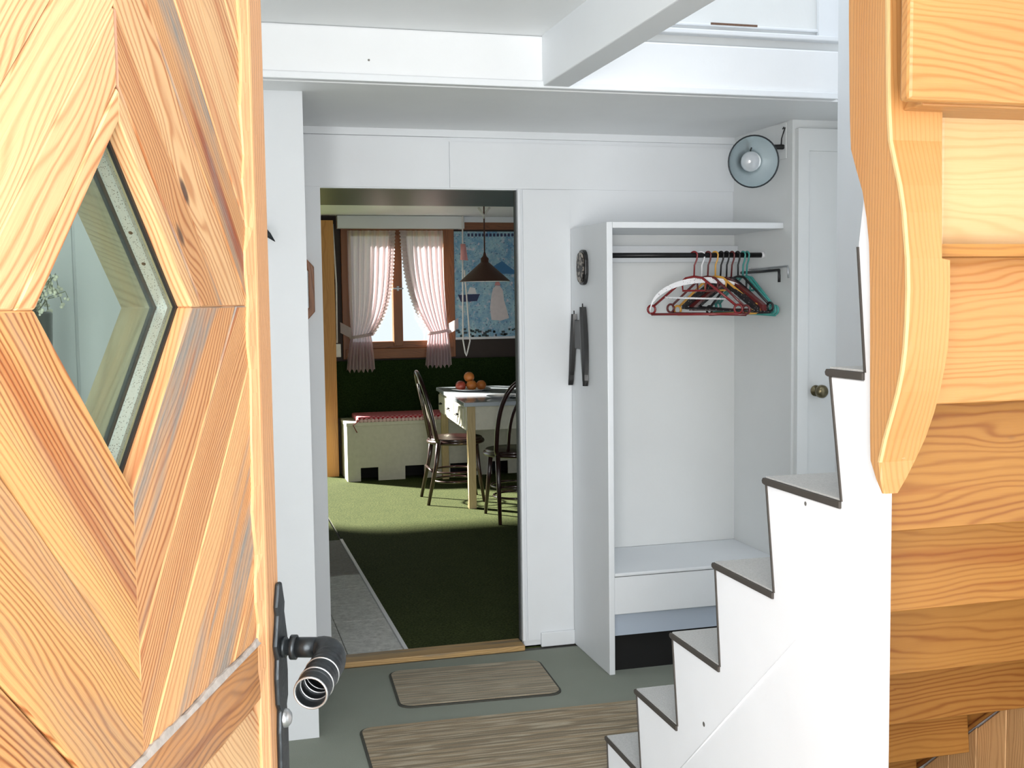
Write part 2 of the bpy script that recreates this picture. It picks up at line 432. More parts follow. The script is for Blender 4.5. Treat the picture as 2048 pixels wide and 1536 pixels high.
# soffit, beam, ceiling, joist
st('ceiling', M().box(-1.4, 2.9, 3.601, 4.6, ZC, 2.7), CEILW, 'low grey white soffit between beam and back wall')
bm_ = M().box(-1.4, 2.18, 3.53, 3.60, ZC+.003, 2.315)
st('trim_6', bm_, WHITE, 'white painted ceiling beam crossing the hall', bevel=.006)
st('trim_7', M().box(-1.4, 2.18, 3.518, 3.53, ZC-.006, ZC+.016), WHITE2, 'slim white lip along the underside of the ceiling beam', bevel=.003)
st('ceiling_upper', M().box(-1.4, 1.09, -1.3, 3.62, 2.3155, 2.45), CEILW, 'white ceiling between beam and joist')
st('trim_8', M().box(1.08, 1.17, -1.3, 3.53, ZC, 2.42), WHITE2, 'white ceiling joist running from the beam towards the entrance', bevel=.004)
wu = st('wall_upper', M().box(1.0901, 2.9, 3.56, 3.6, 2.3, 4.0), GREYW, 'upper stairwell wall above the beam')
z0 = onY(1500, 66, 3.53).z
sub(wu, 'moulding', M().box(1.17, 2.18, 3.525, 3.56, z0-.014, z0+.004), WHITE2, None, None, .004)
sub(wu, 'moulding', M().box(1.17, 2.10, 3.548, 3.56, z0+.02, z0+.03), WHITE2, None, None, .003)
sub(wu, 'stile', M().box(2.085, 2.18, 3.54, 3.56, z0+.004, 3.2), WHITE2, None, None, .003)
a, b = onY(1423, 46, 3.52), onY(1516, 54, 3.52)
sub(wu, 'bare_patch', M().box(a.x, b.x, 3.5235, 3.526, a.z-.004, a.z+.003), plain('bare brown wood', (.16, .09, .06), .8, 0, .5, 200), 'scraped patch of bare brown wood')
# niche right wall, end wall with grey door, stair side wall
XN = 2.237
st('wall_niche', M().box(XN, XN+.06, 3.99, YB, 0, ZC), GREYW, 'grey white side wall of the coat niche')
st('wall_right', M().box(XN+.06, 2.9, 3.99, 4.06, 0, ZC), GREYW, 'grey white end wall behind the stairs')
d2 = thing('door_2', 'grey white panelled cupboard door behind the stairs with round knob', 'door', (2.5, 3.98, 0), kind='structure')
xl = onY(1590, 500, 3.985).x
fr = M(); p1 = onY(1617, 302, 3.97)
fr.ringprism([(xl, .02), (2.9, .02), (2.9, 2.12), (xl, 2.12)], [(p1.x, .3), (2.8, .3), (2.8, p1.z), (p1.x, p1.z)], 3.962, 3.99, xz)
fr.build('door_frame', GREYW, d2, bevel=.003)
M().box(p1.x-.002, 2.81, 3.972, 3.985, .29, p1.z+.003).build('door_panel', GREYW, d2)
k = onY(1643, 783, 3.92); kmat = Matrix.Translation(k) @ Matrix.Rotation(-PI/2, 4, 'X')
M().lathe([(0, -.022), (.017, -.020), (.026, -.008), (.026, .004), (.012, .014), (.010, .04), (.022, .041), (.022, .045)], 20, Matrix.Translation(k) @ Matrix.Rotation(-PI/2, 4, 'X')).build('door_knob', plain('aged brass', (.20, .17, .10), .3, .9), d2)['label'] = 'dark brass knob'
XR = 2.05; XE = XR-.03
st('wall_stair', M().box(XR, XR+.10, -1.3, 3.36, 0, 4.0), WHITE2, 'light blue white wall on the far side of the staircase')
st('wall_outer_right', M().box(2.6, 2.7, 3.36, 4.5, 0, 2.3), GREYW)
st('ceiling_stair', M().box(1.08, 1.1, -1.3, 3.6, 2.4, 4.0).box(1.1, 2.18, -1.3, 3.6, 4.0, 4.1), CEILW)
wfr = M(); wfr.box(-1.5, -1.0, -1.4, -1.3, 0, 4.1); wfr.box(1.0, 2.15, -1.4, -1.3, 0, 4.1); wfr.box(-1.0, 1.0, -1.4, -1.3, 2.3, 4.1)
st('wall_light_block', wfr, WHITE2)  # unseen wall added behind the camera to keep sky light out

# ---------------- far room shell
FY = 9.6
st('floor_far', M().box(-1.6, 4.6, 4.45, 9.75, -.1, -.006), plain('subfloor', (.1, .1, .09), .9), 'floor slab of the far dining room')
st('floor_carpet', M().box(.79, 4.6, 4.50, FY, -.006, .006), GREENC, 'dark green carpet covering the dining room floor')
st('floor_carpet_left', M().box(-1.6, .772, 6.9, FY, -.006, .006), GREENC, 'green carpet beyond the grey tiles')
st('trim_9', M().box(.773, .789, 4.50, 6.9, -.006, .012), WHITE2, 'white edging strip between tiles and green carpet')
ft = st('floor_tiles', M().box(-1.6, .772, 4.50, 6.9, -.006, -.002), MATRIM, 'grey floor tiles inside the doorway')
yy = 4.515
for r in range(5):
    xx = .771
    for q in range(4):
        w = .235
        sub(ft, 'tile', M().box(xx-w+.003, xx, yy, yy+.292, -.002, .005 + random.uniform(0, .001)), TILE, None, None, .0015); xx -= w
    yy += .295
sub(ft, 'tile', M().box(.15, .771, yy+.012, 6.9, -.002, .006), TILED)
st('ceiling_far', M().box(-1.6, 4.6, 8.0, 9.75, 2.195, 2.3), CEILW, 'pale ceiling of the dining room near the window')
st('ceiling_far_shaded', M().box(-1.6, 4.6, 4.57, 8.0, 2.15, 2.3), SHADECEIL, 'ceiling inside the doorway with its shade painted dark grey green')
# far wall with the window opening
wx0, wx1, wz0, wz1 = 1.215, 2.03, 1.11, 2.08
wf = M(); wf.box(.95, wx0, FY, FY+.12, 0, 2.3); wf.box(-1.7, .95, FY, FY+.12, 2.12, 2.3); wf.box(wx1, 4.6, FY, FY+.12, 0, 2.3); wf.box(wx0, wx1, FY, FY+.12, 0, wz0); wf.box(wx0, wx1, FY, FY+.12, wz1, 2.3)
st('wall_far', wf, DARKWALL, 'dark wood panelled end wall of the dining room')
st('wall_far_right', M().box(4.6, 4.7, 4.5, 9.7, 0, 2.3), DARKWALL)
st('wall_far_left', M().box(-1.7, -1.6, 4.57, 9.72, 0, 2.3), WHITE2)
st('trim_10', M().box(1.15, 4.6, FY-.05, FY-.002, 2.145, 2.193), WHITE2, 'white cornice strip above the poster')
st('trim_11', M().box(2.16, 4.6, FY-.035, FY-.002, 2.083, 2.145), BROWNW, 'brown board above the poster', (1, 0, 0))
st('trim_12', M().box(1.105, 2.19, FY-.12, FY-.03, 2.085, 2.192), GREYW, 'white pelmet box over the window', bevel=.004)
# window
w1 = thing('window_1', 'brown wooden casement window behind pink sheer curtains', 'window', (1.62, FY, 1.0), kind='structure')
def wbox(n, *a, mt=BROWNW, g=(0, 0, 1), par=w1): return M().box(*a).build(n, mt, par, g, .004)
wbox('window_frame', 1.14, 1.225, FY-.03, FY+.06, .985, 2.09)
wbox('window_frame', 2.02, 2.115, FY-.03, FY+.06, .985, 2.09)
wbox('window_frame', 1.225, 2.02, FY-.02, FY+.06, 2.03, 2.09, g=(1, 0, 0))
wbox('window_sill', 1.16, 2.09, FY-.045, FY+.05, .985, 1.07, g=(1, 0, 0))
wbox('window_rail', 1.225, 2.02, FY-.02, FY+.05, 1.07, 1.13, g=(1, 0, 0))
mu = wbox('mullion', 1.575, 1.655, FY-.035, FY+.05, 1.09, 2.04)
hp = onY(796, 577, FY-.05)
M().box(hp.x-.010, hp.x+.010, FY-.05, FY-.035, hp.z-.02, hp.z+.02).box(hp.x-.045, hp.x+.045, FY-.062, FY-.05, hp.z-.006, hp.z+.006).build('window_handle', CHROME, mu, None, .002)
for a, b in ((1.225, 1.575), (1.655, 2.02)):
    M().box(a, b, FY+.02, FY+.024, 1.13, 2.03).build('pane', PANE, w1)

# ================================================================== FRONT DOOR (open, chevron planks)
DANG = math.radians(19.5)
dvec = Vector((math.sin(DANG), math.cos(DANG), 0))
ZD = 1.467
door = thing('door_1', 'open larch front door of chevron planks with a diamond window', 'door', (-.069, 1.108, 0), kind='structure')
# local frame: x = along the leaf (towards the lock side), y = INTO the leaf (away from the viewer), z up
door.rotation_euler = (0, 0, PI/2-DANG)
WP, WS = .366, .44
HO = .172
ZR1, ZR0 = 1.036, .962      # horizontal rail
ZT = 2.10
def dfn(a, b, d): return (a, d, b)
def plank(sx, sz, c0, c1, mt, proud, zc=ZD, zlo=None, zhi=None):
    big = 5
    poly = [(0, 0), (sx*big, 0), (sx*big, sz*big), (0, sz*big)]
    poly = clip(poly, sx, sz, c1-.0008); poly = clip(poly, -sx, -sz, -c0-.0008)
    poly = clip(poly, sx, 0, WP)
    poly = [(x, z+zc) for x, z in poly]
    if zhi is not None: poly = clip(poly, 0, 1, zhi)
    if zlo is not None: poly = clip(poly, 0, -1, -zlo)
    if len(poly) < 3: return
    o = M().prism(poly, -proud, .018, dfn).build('plank', mt, door, (sx, 0, -sz), .0016, world=False, bseg=1)
    return o
up = [HO, .203, .276, .372, .47, .575, .68, .80, .95, 1.1]
for sx in (-1, 1):
    for i in range(len(up)-1):
        mt = DOORS if (sx == 1 and i in (1, 3)) or (sx == -1 and i == 4) else DOORW
        plank(sx, 1, up[i], up[i+1], mt, .0006*((i*7+sx) % 3), zhi=ZT)
lo_r = [HO, .325, .44, .56, .70, .85]
lo_l = [HO, .355, .52, .66, .82]
for i in range(len(lo_r)-1): plank(1, -1, lo_r[i], lo_r[i+1], DOORS, .0006*(i % 3), zlo=ZR1+.004)
for i in range(len(lo_l)-1): plank(-1, -1, lo_l[i], lo_l[i+1], DOORLL, .0007*((i+1) % 3), zlo=ZR1+.004)
lw = [-.2, -.09, .02, .13, .25, .37, .5, .63, .77, .9, 1.1, 1.3]
for sx in (-1, 1):          # lower field, chevrons pointing up
    for i in range(len(lw)-1):
        big = 4; c0, c1 = lw[i], lw[i+1]
        poly = [(0, 0), (sx*WP, 0), (sx*WP, ZR0-.003), (0, ZR0-.003)]
        poly = clip(poly, sx, 1, c1-.001); poly = clip(poly, -sx, -1, -c0-.001); poly = clip(poly, 0, -1, -.02)
        if len(poly) >= 3: M().prism(poly, -.0005, .018, dfn).build('plank', DOORB if i % 2 else DOORW, door, (sx, 0, -1), .0016, world=False, bseg=1)
M().box(-WP, WP, -.004, .018, ZR0, ZR1).build('rail', DOORB, door, (1, 0, 0), .003, world=False)['label'] = 'darker horizontal rail'
rg = M(); rings = []
for i in range(61):
    x = -WP+2*WP*i/60; h = .0035+.0025*abs(math.sin(x*83))+.002*math.sin(x*37)
    rings.append([Vector((x, -.006, ZR1-.001)), Vector((x, -.003, ZR1+h)), Vector((x, .016, ZR1+h)), Vector((x, .016, ZR1-.001))])
e_ = rg.loft(rings).build('rail_edge', plain('greyed filler', (.42, .38, .35), .8, 0, .4, 90), door, world=False); e_['label'] = 'pale greyed ragged strip above the rail'
# ragged light edge along the planks, then the stile
def ragged(z): return .004*math.sin(z*61)+.003*math.sin(z*137+1)+.0025*math.sin(z*29)
for sg in (-1, 1):
    rows = []
    nz = 70
    rg = M(); zs = [.02+(ZT-.02)*i/nz for i in range(nz+1)]
    rings = []
    for z in zs:
        e = sg*(WP-.004+ragged(z)); f = sg*(WP+.012)
        rings.append([Vector((e, -.004, z)), Vector((f, -.008, z)), Vector((f, .018, z)), Vector((e, .018, z))])
    rg.loft(rings).build('edge_strip', STILEW, door, (0, 0, 1), 0, world=False)
    M().box(sg*(WP+.0121), sg*WS, -.010, .065, .01, ZT).build('stile', STILEW, door, (0, 0, 1), .007, world=False, bseg=3)
# core with diamond hole
core = M()
H2 = HO-.004
def dia(c): return [(c, ZD), (0, ZD+c), (-c, ZD), (0, ZD-c)]
for sx in (-1, 1):
    for sz in (-1, 1):
        zb = ZT if sz == 1 else .02
        poly = [(sx*H2, ZD), (sx*(WP+.012), ZD), (sx*(WP+.012), zb), (0, zb), (0, ZD+sz*H2)]
        M().prism(poly, .0185, .065, dfn).build('core_board', INNERW, door, (sx, 0, -sz), 0, world=False)
# glazing: gaskets, spacer, two panes
M().ringprism(dia(HO+.004), dia(HO-.0055), .0155, .0187, dfn).build('gasket', GASKET, door, world=False)
sp_ = M().ringprism(dia(HO-.0041), dia(HO-.013), .0215, .0335, dfn).build('glazing_spacer', ALU, door, world=False); sp_['label'] = 'perforated aluminium spacer bar'
for q in (.045, .075):
    M().tube([(HO-.0135-q, .0275, ZD+q), (HO-.0125-q, .0275, ZD+q+.001)], .0022, 8).build('rivet', GASKET, sp_, world=False)
M().prism(dia(HO-.0045), .0188, .0213, dfn).build('glass_pane', GLASS, door, world=False)
M().prism(dia(HO-.0045), .0337, .0362, dfn).build('glass_pane', GLASS, door, world=False)
M().ringprism(dia(HO-.0042), dia(HO-.016), .0364, .040, dfn).build('gasket', GASKET, door, world=False)
rv = M().ringprism(dia(HO-.0042), dia(HO-.015), .0401, .072, dfn).build('reveal', INNERW, door, (1, 0, 1), .001, world=False)
# wrought iron back plate
pr = [(.006, 1.100), (.010, 1.088), (.017, 1.070), (.014, 1.058), (.021, 1.035), (.026, 1.02), (.019, 1.0), (.023, .975), (.021, .94), (.014, .93), (.018, .90), (.017, .80), (.022, .78), (.012, .76), (0, .745)]
sc_ = .424
poly = [(sc_+a, z) for a, z in pr] + [(sc_-a, z) for a, z in reversed(pr[:-1])]
bp = M().prism(poly, -.0175, -.0102, dfn).build('back_plate', IRON, door, None, .003, world=False)
bp['label'] = 'wrought iron back plate'
bs = M()
for z, r in ((.915, .013), (.79, .006)):
    bs.lathe([(r, 0), (r*.95, .004), (r*.6, .008), (0, .0095)], 14, Matrix.Translation((sc_, -.0175, z)) @ Matrix.Rotation(PI/2, 4, 'X'))
bs.build('boss', CHROME, bp, world=False)
# lever: stem out of the plate, ribbed grip towards the hinge side
HZ = 1.012
stem = M()
stem.tube([(sc_, -.017, HZ), (sc_, -.022, HZ), (sc_, -.0221, HZ), (sc_, -.028, HZ)], [.014, .014, .011, .011], 20)
stem.tube([(sc_, -.028, HZ), (sc_, -.0285, HZ), (sc_, -.036, HZ), (sc_, -.0365, HZ)], [.012, .0165, .0165, .0135], 20)
stem.tube([(sc_, -.036, HZ), (sc_, -.064, HZ)], .0135, 20)
hd = stem.build('door_handle', IRON, door, world=False); hd['label'] = 'dark iron lever handle with ribbed hollow grip'
g = M()
pts = []; A = Vector((sc_, -.064, HZ))
for i in range(7):
    t = i/6*PI/2; pts.append(A + Vector((-.022*(1-math.cos(t)), -.022*math.sin(t), -.010*(1-math.cos(t)))))
# straight grip, hollow
E0 = pts[-1]; E1 = E0 + Vector((-.090, .003, -.012))
nb = 26
for i in range(1, nb+1): pts.append(E0.lerp(E1, i/nb))
rr = [.0145, .016, .0175, .019, .020, .0205, .021] + [.0213 + .0010*math.sin(i*1.9) for i in range(nb)]
g.tube(pts, rr, 26, caps=False)
inner = [E1.lerp(E0, q) for q in (0, .2, .5)]
g.tube(inner, [.0192, .0192, .0192], 26, caps=False)
g.build('grip', IRON, hd, world=False, fix=False)
def ringat(p, n, r, w, par, mt):
    n = n.normalized(); a = n.orthogonal().normalized(); b = n.cross(a)
    M().tube([p+a*(r*math.cos(2*PI*k/28))+b*(r*math.sin(2*PI*k/28)) for k in range(28)], w, 8, closed=True).build('grip_ring', mt, par, world=False)
ax = E1-E0
for q, r, w in ((1.0, .0205, .0015), (.72, .0218, .0011), (.42, .0218, .0011)): ringat(E0.lerp(E1, q), ax, r, w, hd, CHROME)
for q in (.35, .68): ringat(E1.lerp(E0, q*.6), ax, .0185, .0011, hd, CHROME)

# ================================================================== STAIRCASE
stair = thing('staircase', 'steep staircase with white stringer, grey carpeted treads and pine underside', 'staircase', (1.5, 2.2, 0))
XS = 1.05
NOSE = [(2.887, .252), (2.662, .462), (2.431, .677), (2.200, .898), (1.973, 1.117), (1.744, 1.343), (1.662, 1.563)]
BASE = [(2.860, 0.0), (2.628, .252), (2.397, .462), (2.171, .677), (1.935, .898), (1.699, 1.117), (1.632, 1.343)]
TT = .013
poly = [(BASE[0][0]+.004, 0)]
for i, (n, z) in enumerate(NOSE):
    b = BASE[i]
    poly.append((n-.006, z-TT))
    if i < 6: poly.append((BASE[i+1][0]+.004, z-TT))
poly += [(1.640, 1.638), (1.62, 1.645), (1.592, 1.64), (1.592, 0)]
stg = M().prism(poly, XS, XS+.028, yz).build('stringer', STRW, stair, None, .002, bseg=1)
a, b = onX(1500, 1385, XS), onX(1363, 1536, XS)
dv = (b-a); a2 = a-dv*.55
M().tube([a2+Vector((0, 0, 0)), b+dv], .0022, 6).build('seam_bead', STRW, stg)
for i in range(6):
    n, z = NOSE[i]; b = BASE[i+1][0]
    prof = [(b, z), (b, z-TT), (n-.004, z-TT), (n+.003, z-TT*.85), (n+.005, z-TT*.4), (n+.001, z)]
    tr = M().prism(prof, XS-.005, XE, yz).build('tread', DARKEDGE, stair, None, .001, bseg=1); tr['label'] = 'dark edged tread'
    M().prism([(b-.0, z+.0005), (n-.006, z+.0005), (n-.008, z+.004), (b, z+.004)], XS-.001, XE, yz).build('tread_carpet', GREYCARP, tr)
prev = None
for i in range(7):
    n, z = NOSE[i]; b, zb = BASE[i]
    # riser: slants from under the nosing to its base; dark edge towards the hall, pine back
    prof = [(n-.006, z-TT), (b, zb), (b-.004, zb), (n-.010, z-TT)]
    rs = M().prism(prof, XS-.003, XE, yz).build('riser', DARKEDGE, stair)
    zlo = zb-.055 if i else 0
    yb = b-.0045
    M().prism([(yb, zlo), (yb-.018, zlo), (yb-.018+(n-b)*.8, z-TT-.002), (yb+(n-b)*.8, z-TT-.002)], XS+.029, XE, yz).build('riser_board', PINE if i == 6 else PINESHADE, stair, (1, 0, 0), .002, bseg=1)
    M().box(XS+.029, XE, BASE[min(i+1, 6)][0] if i < 6 else 1.55, n-.03, z-TT-.02, z-TT-.0005).build('tread_board', PINESHADE, stair, (1, 0, 0), 0)
# winding upper steps: pine riser boards seen from below
for nm, y0, y1, z0_, z1_, x0 in (('riser_board', 1.596, 1.615, 1.532, 1.775, 1.163), ('riser_board', 1.475, 1.50, 1.758, 2.05, 1.018), ('riser_board', 1.30, 1.32, 1.99, 2.3, 1.02), ):
    M().box(x0, XE, y0, y1, z0_, z1_).build(nm, PINELIT if y1 > 1.6 else PINE, stair, (1, 0, 0), .006, bseg=2)
M().box(1.06, XE, 1.501, 1.60, 1.755, 1.783).build('tread_board', PINE, stair, (1, 0, 0), .003)
M().box(1.02, XE, 1.32, 1.50, 2.03, 2.05).build('tread_board', PINE, stair, (1, 0, 0), .003)
# carved newel / cheek post
LV = [(-90, 1697, 1773, 1885), (0, 1698, 1775, 1885), (150, 1699, 1776, 1885), (215, 1700, 1777, 1885), (280, 1702, 1780, 1884), (325, 1713, 1789, 1884), (370, 1725, 1799, 1884), (425, 1733, 1807, 1884),
      (480, 1738, 1811, 1884), (517, 1739, 1814, 1884), (521, 1739, 1814, 1900), (580, 1740, 1815, 1900), (640, 1740, 1813, 1899), (700, 1740, 1809, 1896), (740, 1740, 1804, 1889), (785, 1740, 1795, 1880), (830, 1740, 1783, 1868), (880, 1740, 1769, 1851),
      (925, 1741, 1759, 1830), (960, 1752, 1763, 1812), (988, 1764, 1768, 1795)]
XP = 1.034; rings = []
for y, l, c_, r in LV:
    C0 = onX(c_, y, XP); L0 = onX(l, y, XP); R0 = onY(r, y, C0.y)
    z = C0.z; yl = max(L0.y, C0.y+.004)
    if y < -50: z += .25
    rings.append([Vector((XP, yl, z)), Vector((XP, C0.y+.003, z)), Vector((XP+.003, C0.y, z)), Vector((R0.x, C0.y, z)), Vector((max(R0.x, XP+.02), yl, z))])
npst = M().loft(rings).build('newel_post', PINEP, stair, (0, 0, 1), 0); npst['label'] = 'curved pine cheek post'
bev = M().loft([[r[2]+Vector((-.0042, -.0012, 0)), r[2]+Vector((.0012, -.0012, 0)), r[2]+Vector((.0012, .001, 0)), r[2]+Vector((-.0042, .004, 0))] for r in rings[:-2]])
bev.build('edge_highlight', wood('painted edge highlight', lin(225, 195, 140), lin(212, 172, 115), 90, .3, 0), npst, (0, 0, 1))  # pale strip along the post corner, a highlight put into the colour
for (px, py, mt, nm) in ((1826, 850, PINEP, 'plug'), (1807, 906, HOLE, 'screw')):
    # on the camera-facing side of the post
    yv = 1.575 if py < 870 else 1.592
    p = onY(px, py, yv-.008)
    cs = [r for r in rings]; 
    yy_ = min(rings, key=lambda r: abs(r[2].z-p.z))[2].y
    p = onY(px, py, yy_-.001)
    M().lathe([(.0075, .003), (.0075, -.0005), (.006, -.0015), (0, -.0015)], 16, Matrix.Translation(p) @ Matrix.Rotation(-PI/2, 4, 'X')).build(nm, mt, npst, (0, 0, 1))
    if nm == 'screw': M().lathe([(.0098, .003), (.0098, -.0005), (.0078, -.001), (.0075, .003)], 16, Matrix.Translation(p) @ Matrix.Rotation(-PI/2, 4, 'X')).build('washer', STILEW, npst, (0, 0, 1))
# pine cladding and wall stringer under the stairs
q0, q1 = onX(2048, 1375, XR-.02), onX(1830, 1536, XR-.02)
sl_ = (q0.z-q1.z)/(q0.y-q1.y)
def dz(y): return q0.z+(y-q0.y)*sl_
M().prism([(3.05, max(0, dz(3.05))), (3.05, dz(3.05)+.30), (1.75, dz(1.75)+.30), (1.75, dz(1.75))] if dz(3.05) > 0 else [(q0.y+q0.z/-sl_, 0), (3.1, 0), (3.1, .2), (1.6, dz(1.6)+.3), (1.6, dz(1.6))], XR-.024, XR-.002, yz).build('wall_string', PINESHADE, stair, (0, -1, -sl_), .002)
M().tube([Vector((XR-.026, 3.0, dz(3.0)-.004)), Vector((XR-.026, 1.6, dz(1.6)-.004))], .006, 6).build('trim_strip', PINESHADE, stair, (0, 1, sl_))
cl = thing('wall_cladding', 'vertical knotty pine boards on the wall below the stairs', 'wall cladding', (XR, 2.2, 0), kind='structure')
CLADM = wood('knotty tan boards', lin(214, 170, 120), lin(160, 110, 64), 80, .5, 1.0, 0, .5)
y = 1.3
while y < 3.0:
    w = .118
    za, zb = dz(y)-.012, dz(y+w)-.012
    if zb > .02: M().prism([(y, .0), (y+w-.004, .0), (y+w-.004, max(.01, zb)), (y, max(.012, za))], XR-.016, XR-.002, yz).build('board', CLADM, cl, (0, 0, 1), .002, bseg=1)
    y += w

# ================================================================== COAT RACK IN THE NICHE
YF = 4.055
rk = thing('coat_rack', 'white built-in coat rack with side panel, top shelf and raised base', 'coat rack', (1.85, 4.25, 0))
XA = 1.49
zt = onY(1208, 443, YF).z
M().box(XA, XA+.024, YF, YB-.009, 0, zt).build('side_panel', WHITE2, rk, None, .003)
M().box(XA+.0245, XN, YF, YB-.009, zt-.024, zt).build('shelf', WHITE2, rk, None, .003)
zr1 = onY(1300, 1142, YF).z; zr2 = onY(1300, 1224, YF).z; zr3 = onY(1300, 1266, YF+.02).z
M().box(XA+.0245, XN, YF+.004, YF+.022, zr2, zr1-.016).build('base_board', WHITE2, rk, None, .002)
M().box(XA+.0245, XN, YF+.026, YF+.042, zr3, zr2+.02).build('lower_board', BOXB, rk)['label'] = 'blue grey lower board'
M().box(XA+.0245, XN, YF, YB-.01, zr1-.013, zr1).build('base_shelf', WHITE2, rk, None, .003)
M().box(XA+.0245, XN, YB-.014, YB-.0085, zr1+.001, zt-.0245).build('back_panel', GREYW, rk)
M().box(XA+.0245, XN, YF+.05, YF+.06, 0, zr1-.014).build('toe_gap_shade', HOLE, rk)  # black sheet standing in for the shade in the open toe gap
zrod = onY(1350, 511, 4.24).z
M().box(XA+.0245, XN, YB-.05, YB-.0145, zrod-.02, zrod+.05).build('back_rail', WHITE2, rk, None, .003)
YRD = 4.22
rod = M().tube([(XA+.0245, YRD, zrod), (onY(1522, 511, YRD).x, YRD, zrod)], .0105, 14).build('hanging_rod', BLACK, rk); rod['label'] = 'black hanging rod'
M().tube([(onY(1522, 511, YRD).x, YRD, zrod), (XN, YRD, zrod)], .014, 14).build('rod_socket', WHITEP, rk)
# pull-out hook rail beside the hangers
hk = thing('hook_rail', 'thin black angled hook rail beside the hangers', 'hook rail', (2.2, 4.2, 1.6))
p0, p1_, p2 = onY(1490, 541, 4.33), onY(1581, 541, 4.05), onY(1583, 565, 4.05)
p0.x = min(p0.x, XN-.01); p1_.x = min(p1_.x, XN-.02); p2.x = p1_.x
M().box(0, 0, 0, 0, 0, 0)
hm = M().tube([(XN-.006, 4.40, p1_.z), (XN-.02, 4.38, p1_.z), (XN-.024, 4.2, p1_.z+.0), (XN-.026, 4.045, p1_.z+.002), (XN-.026, 4.043, p1_.z-.02), (XN-.026, 4.043, p1_.z-.046)], .0058, 8).build('hook_arm', BLACKP, hk)
M().tube([(XN-.008, 4.40, p1_.z+.012), (XN-.010, 4.2, p1_.z+.013), (XN-.008, 4.01, p1_.z+.016), (XN-.008, 4.005, p1_.z+.005), (XN-.010, 4.0, p1_.z-.03)], .0035, 8).build('hook_arm', CHROME, hk)
M().box(XN-.02, XN-.0005, 4.33, 4.40, p1_.z-.012, p1_.z+.02).build('mount', WHITEP, hk)

# clothes brush and shoehorns on the side panel (face x = XA)
bc = onX(1165, 535, XA-.01)
cb = thing('clothes_brush', 'black oval clothes brush hung above the shoehorns on the white side panel', 'brush', (XA, bc.y, bc.z))
def oval(w, h, n=20, p=2.6):
    return [(w*math.copysign(abs(math.cos(2*PI*k/n))**(2/p), math.cos(2*PI*k/n)), h*math.copysign(abs(math.sin(2*PI*k/n))**(2/p), math.sin(2*PI*k/n))) for k in range(n)]
ov = oval(.048, .071)
M().prism([(bc.y+a, bc.z+b) for a, b in ov], XA-.016, XA-.0005, yz).build('back', BLACKP, cb, None, .003)
br = NT('mottled bristles'); nn = br.noise(br.obj(), 70, 3); br.link(br.mix(br.mapr(nn, .48, .6), (.01, .01, .01), (.35, .31, .27)), br.b.inputs['Base Color'])
M().prism([(bc.y+a*.8, bc.z+b*.85) for a, b in ov], XA-.024, XA-.0165, yz).build('bristles', br.m, cb, None, .002)
def shoehorn(py_top, py_bot, px_top, px_bot, wid, label):
    a = onX(px_top, py_top, XA-.01); b = onX(px_bot, py_bot, XA-.01)
    t = thing('clothes_brush', label, 'brush', (XA, a.y, b.z))
    n = 14; rows = []
    for i in range(n+1):
        q = i/n; p = a.lerp(b, q); w = wid*(.62+.5*math.sin(PI*min(1, q*1.1+.05))**.7)*(1 if i < n else .55)
        rows.append([Vector((XA-.004, p.y-w, p.z)), Vector((XA-.018, p.y-w*.7, p.z)), Vector((XA-.022, p.y, p.z)), Vector((XA-.018, p.y+w*.7, p.z)), Vector((XA-.004, p.y+w, p.z))])
    M().loft(rows).build('handle', BLACKP, t)
    M().tube([a+Vector((0, 0, -.002)), a+Vector((0, 0, .014))], .0025, 6).build('hanging_loop', BLACKP, t)
    return t
s1 = shoehorn(614, 772, 1165, 1171, .033, 'nearer long black clothes brush hanging on the white side panel')
s2 = shoehorn(628, 770, 1148, 1142, .022, 'further narrow black clothes brush hanging near the wall on the side panel')
a = onX(1155, 640, XA-.012); b = onX(1156, 698, XA-.012)
M().box(XA-.014, XA-.003, a.y-.05, a.y+.035, b.z, a.z).build('bristle_block', BLACKP, s1, None, .004)

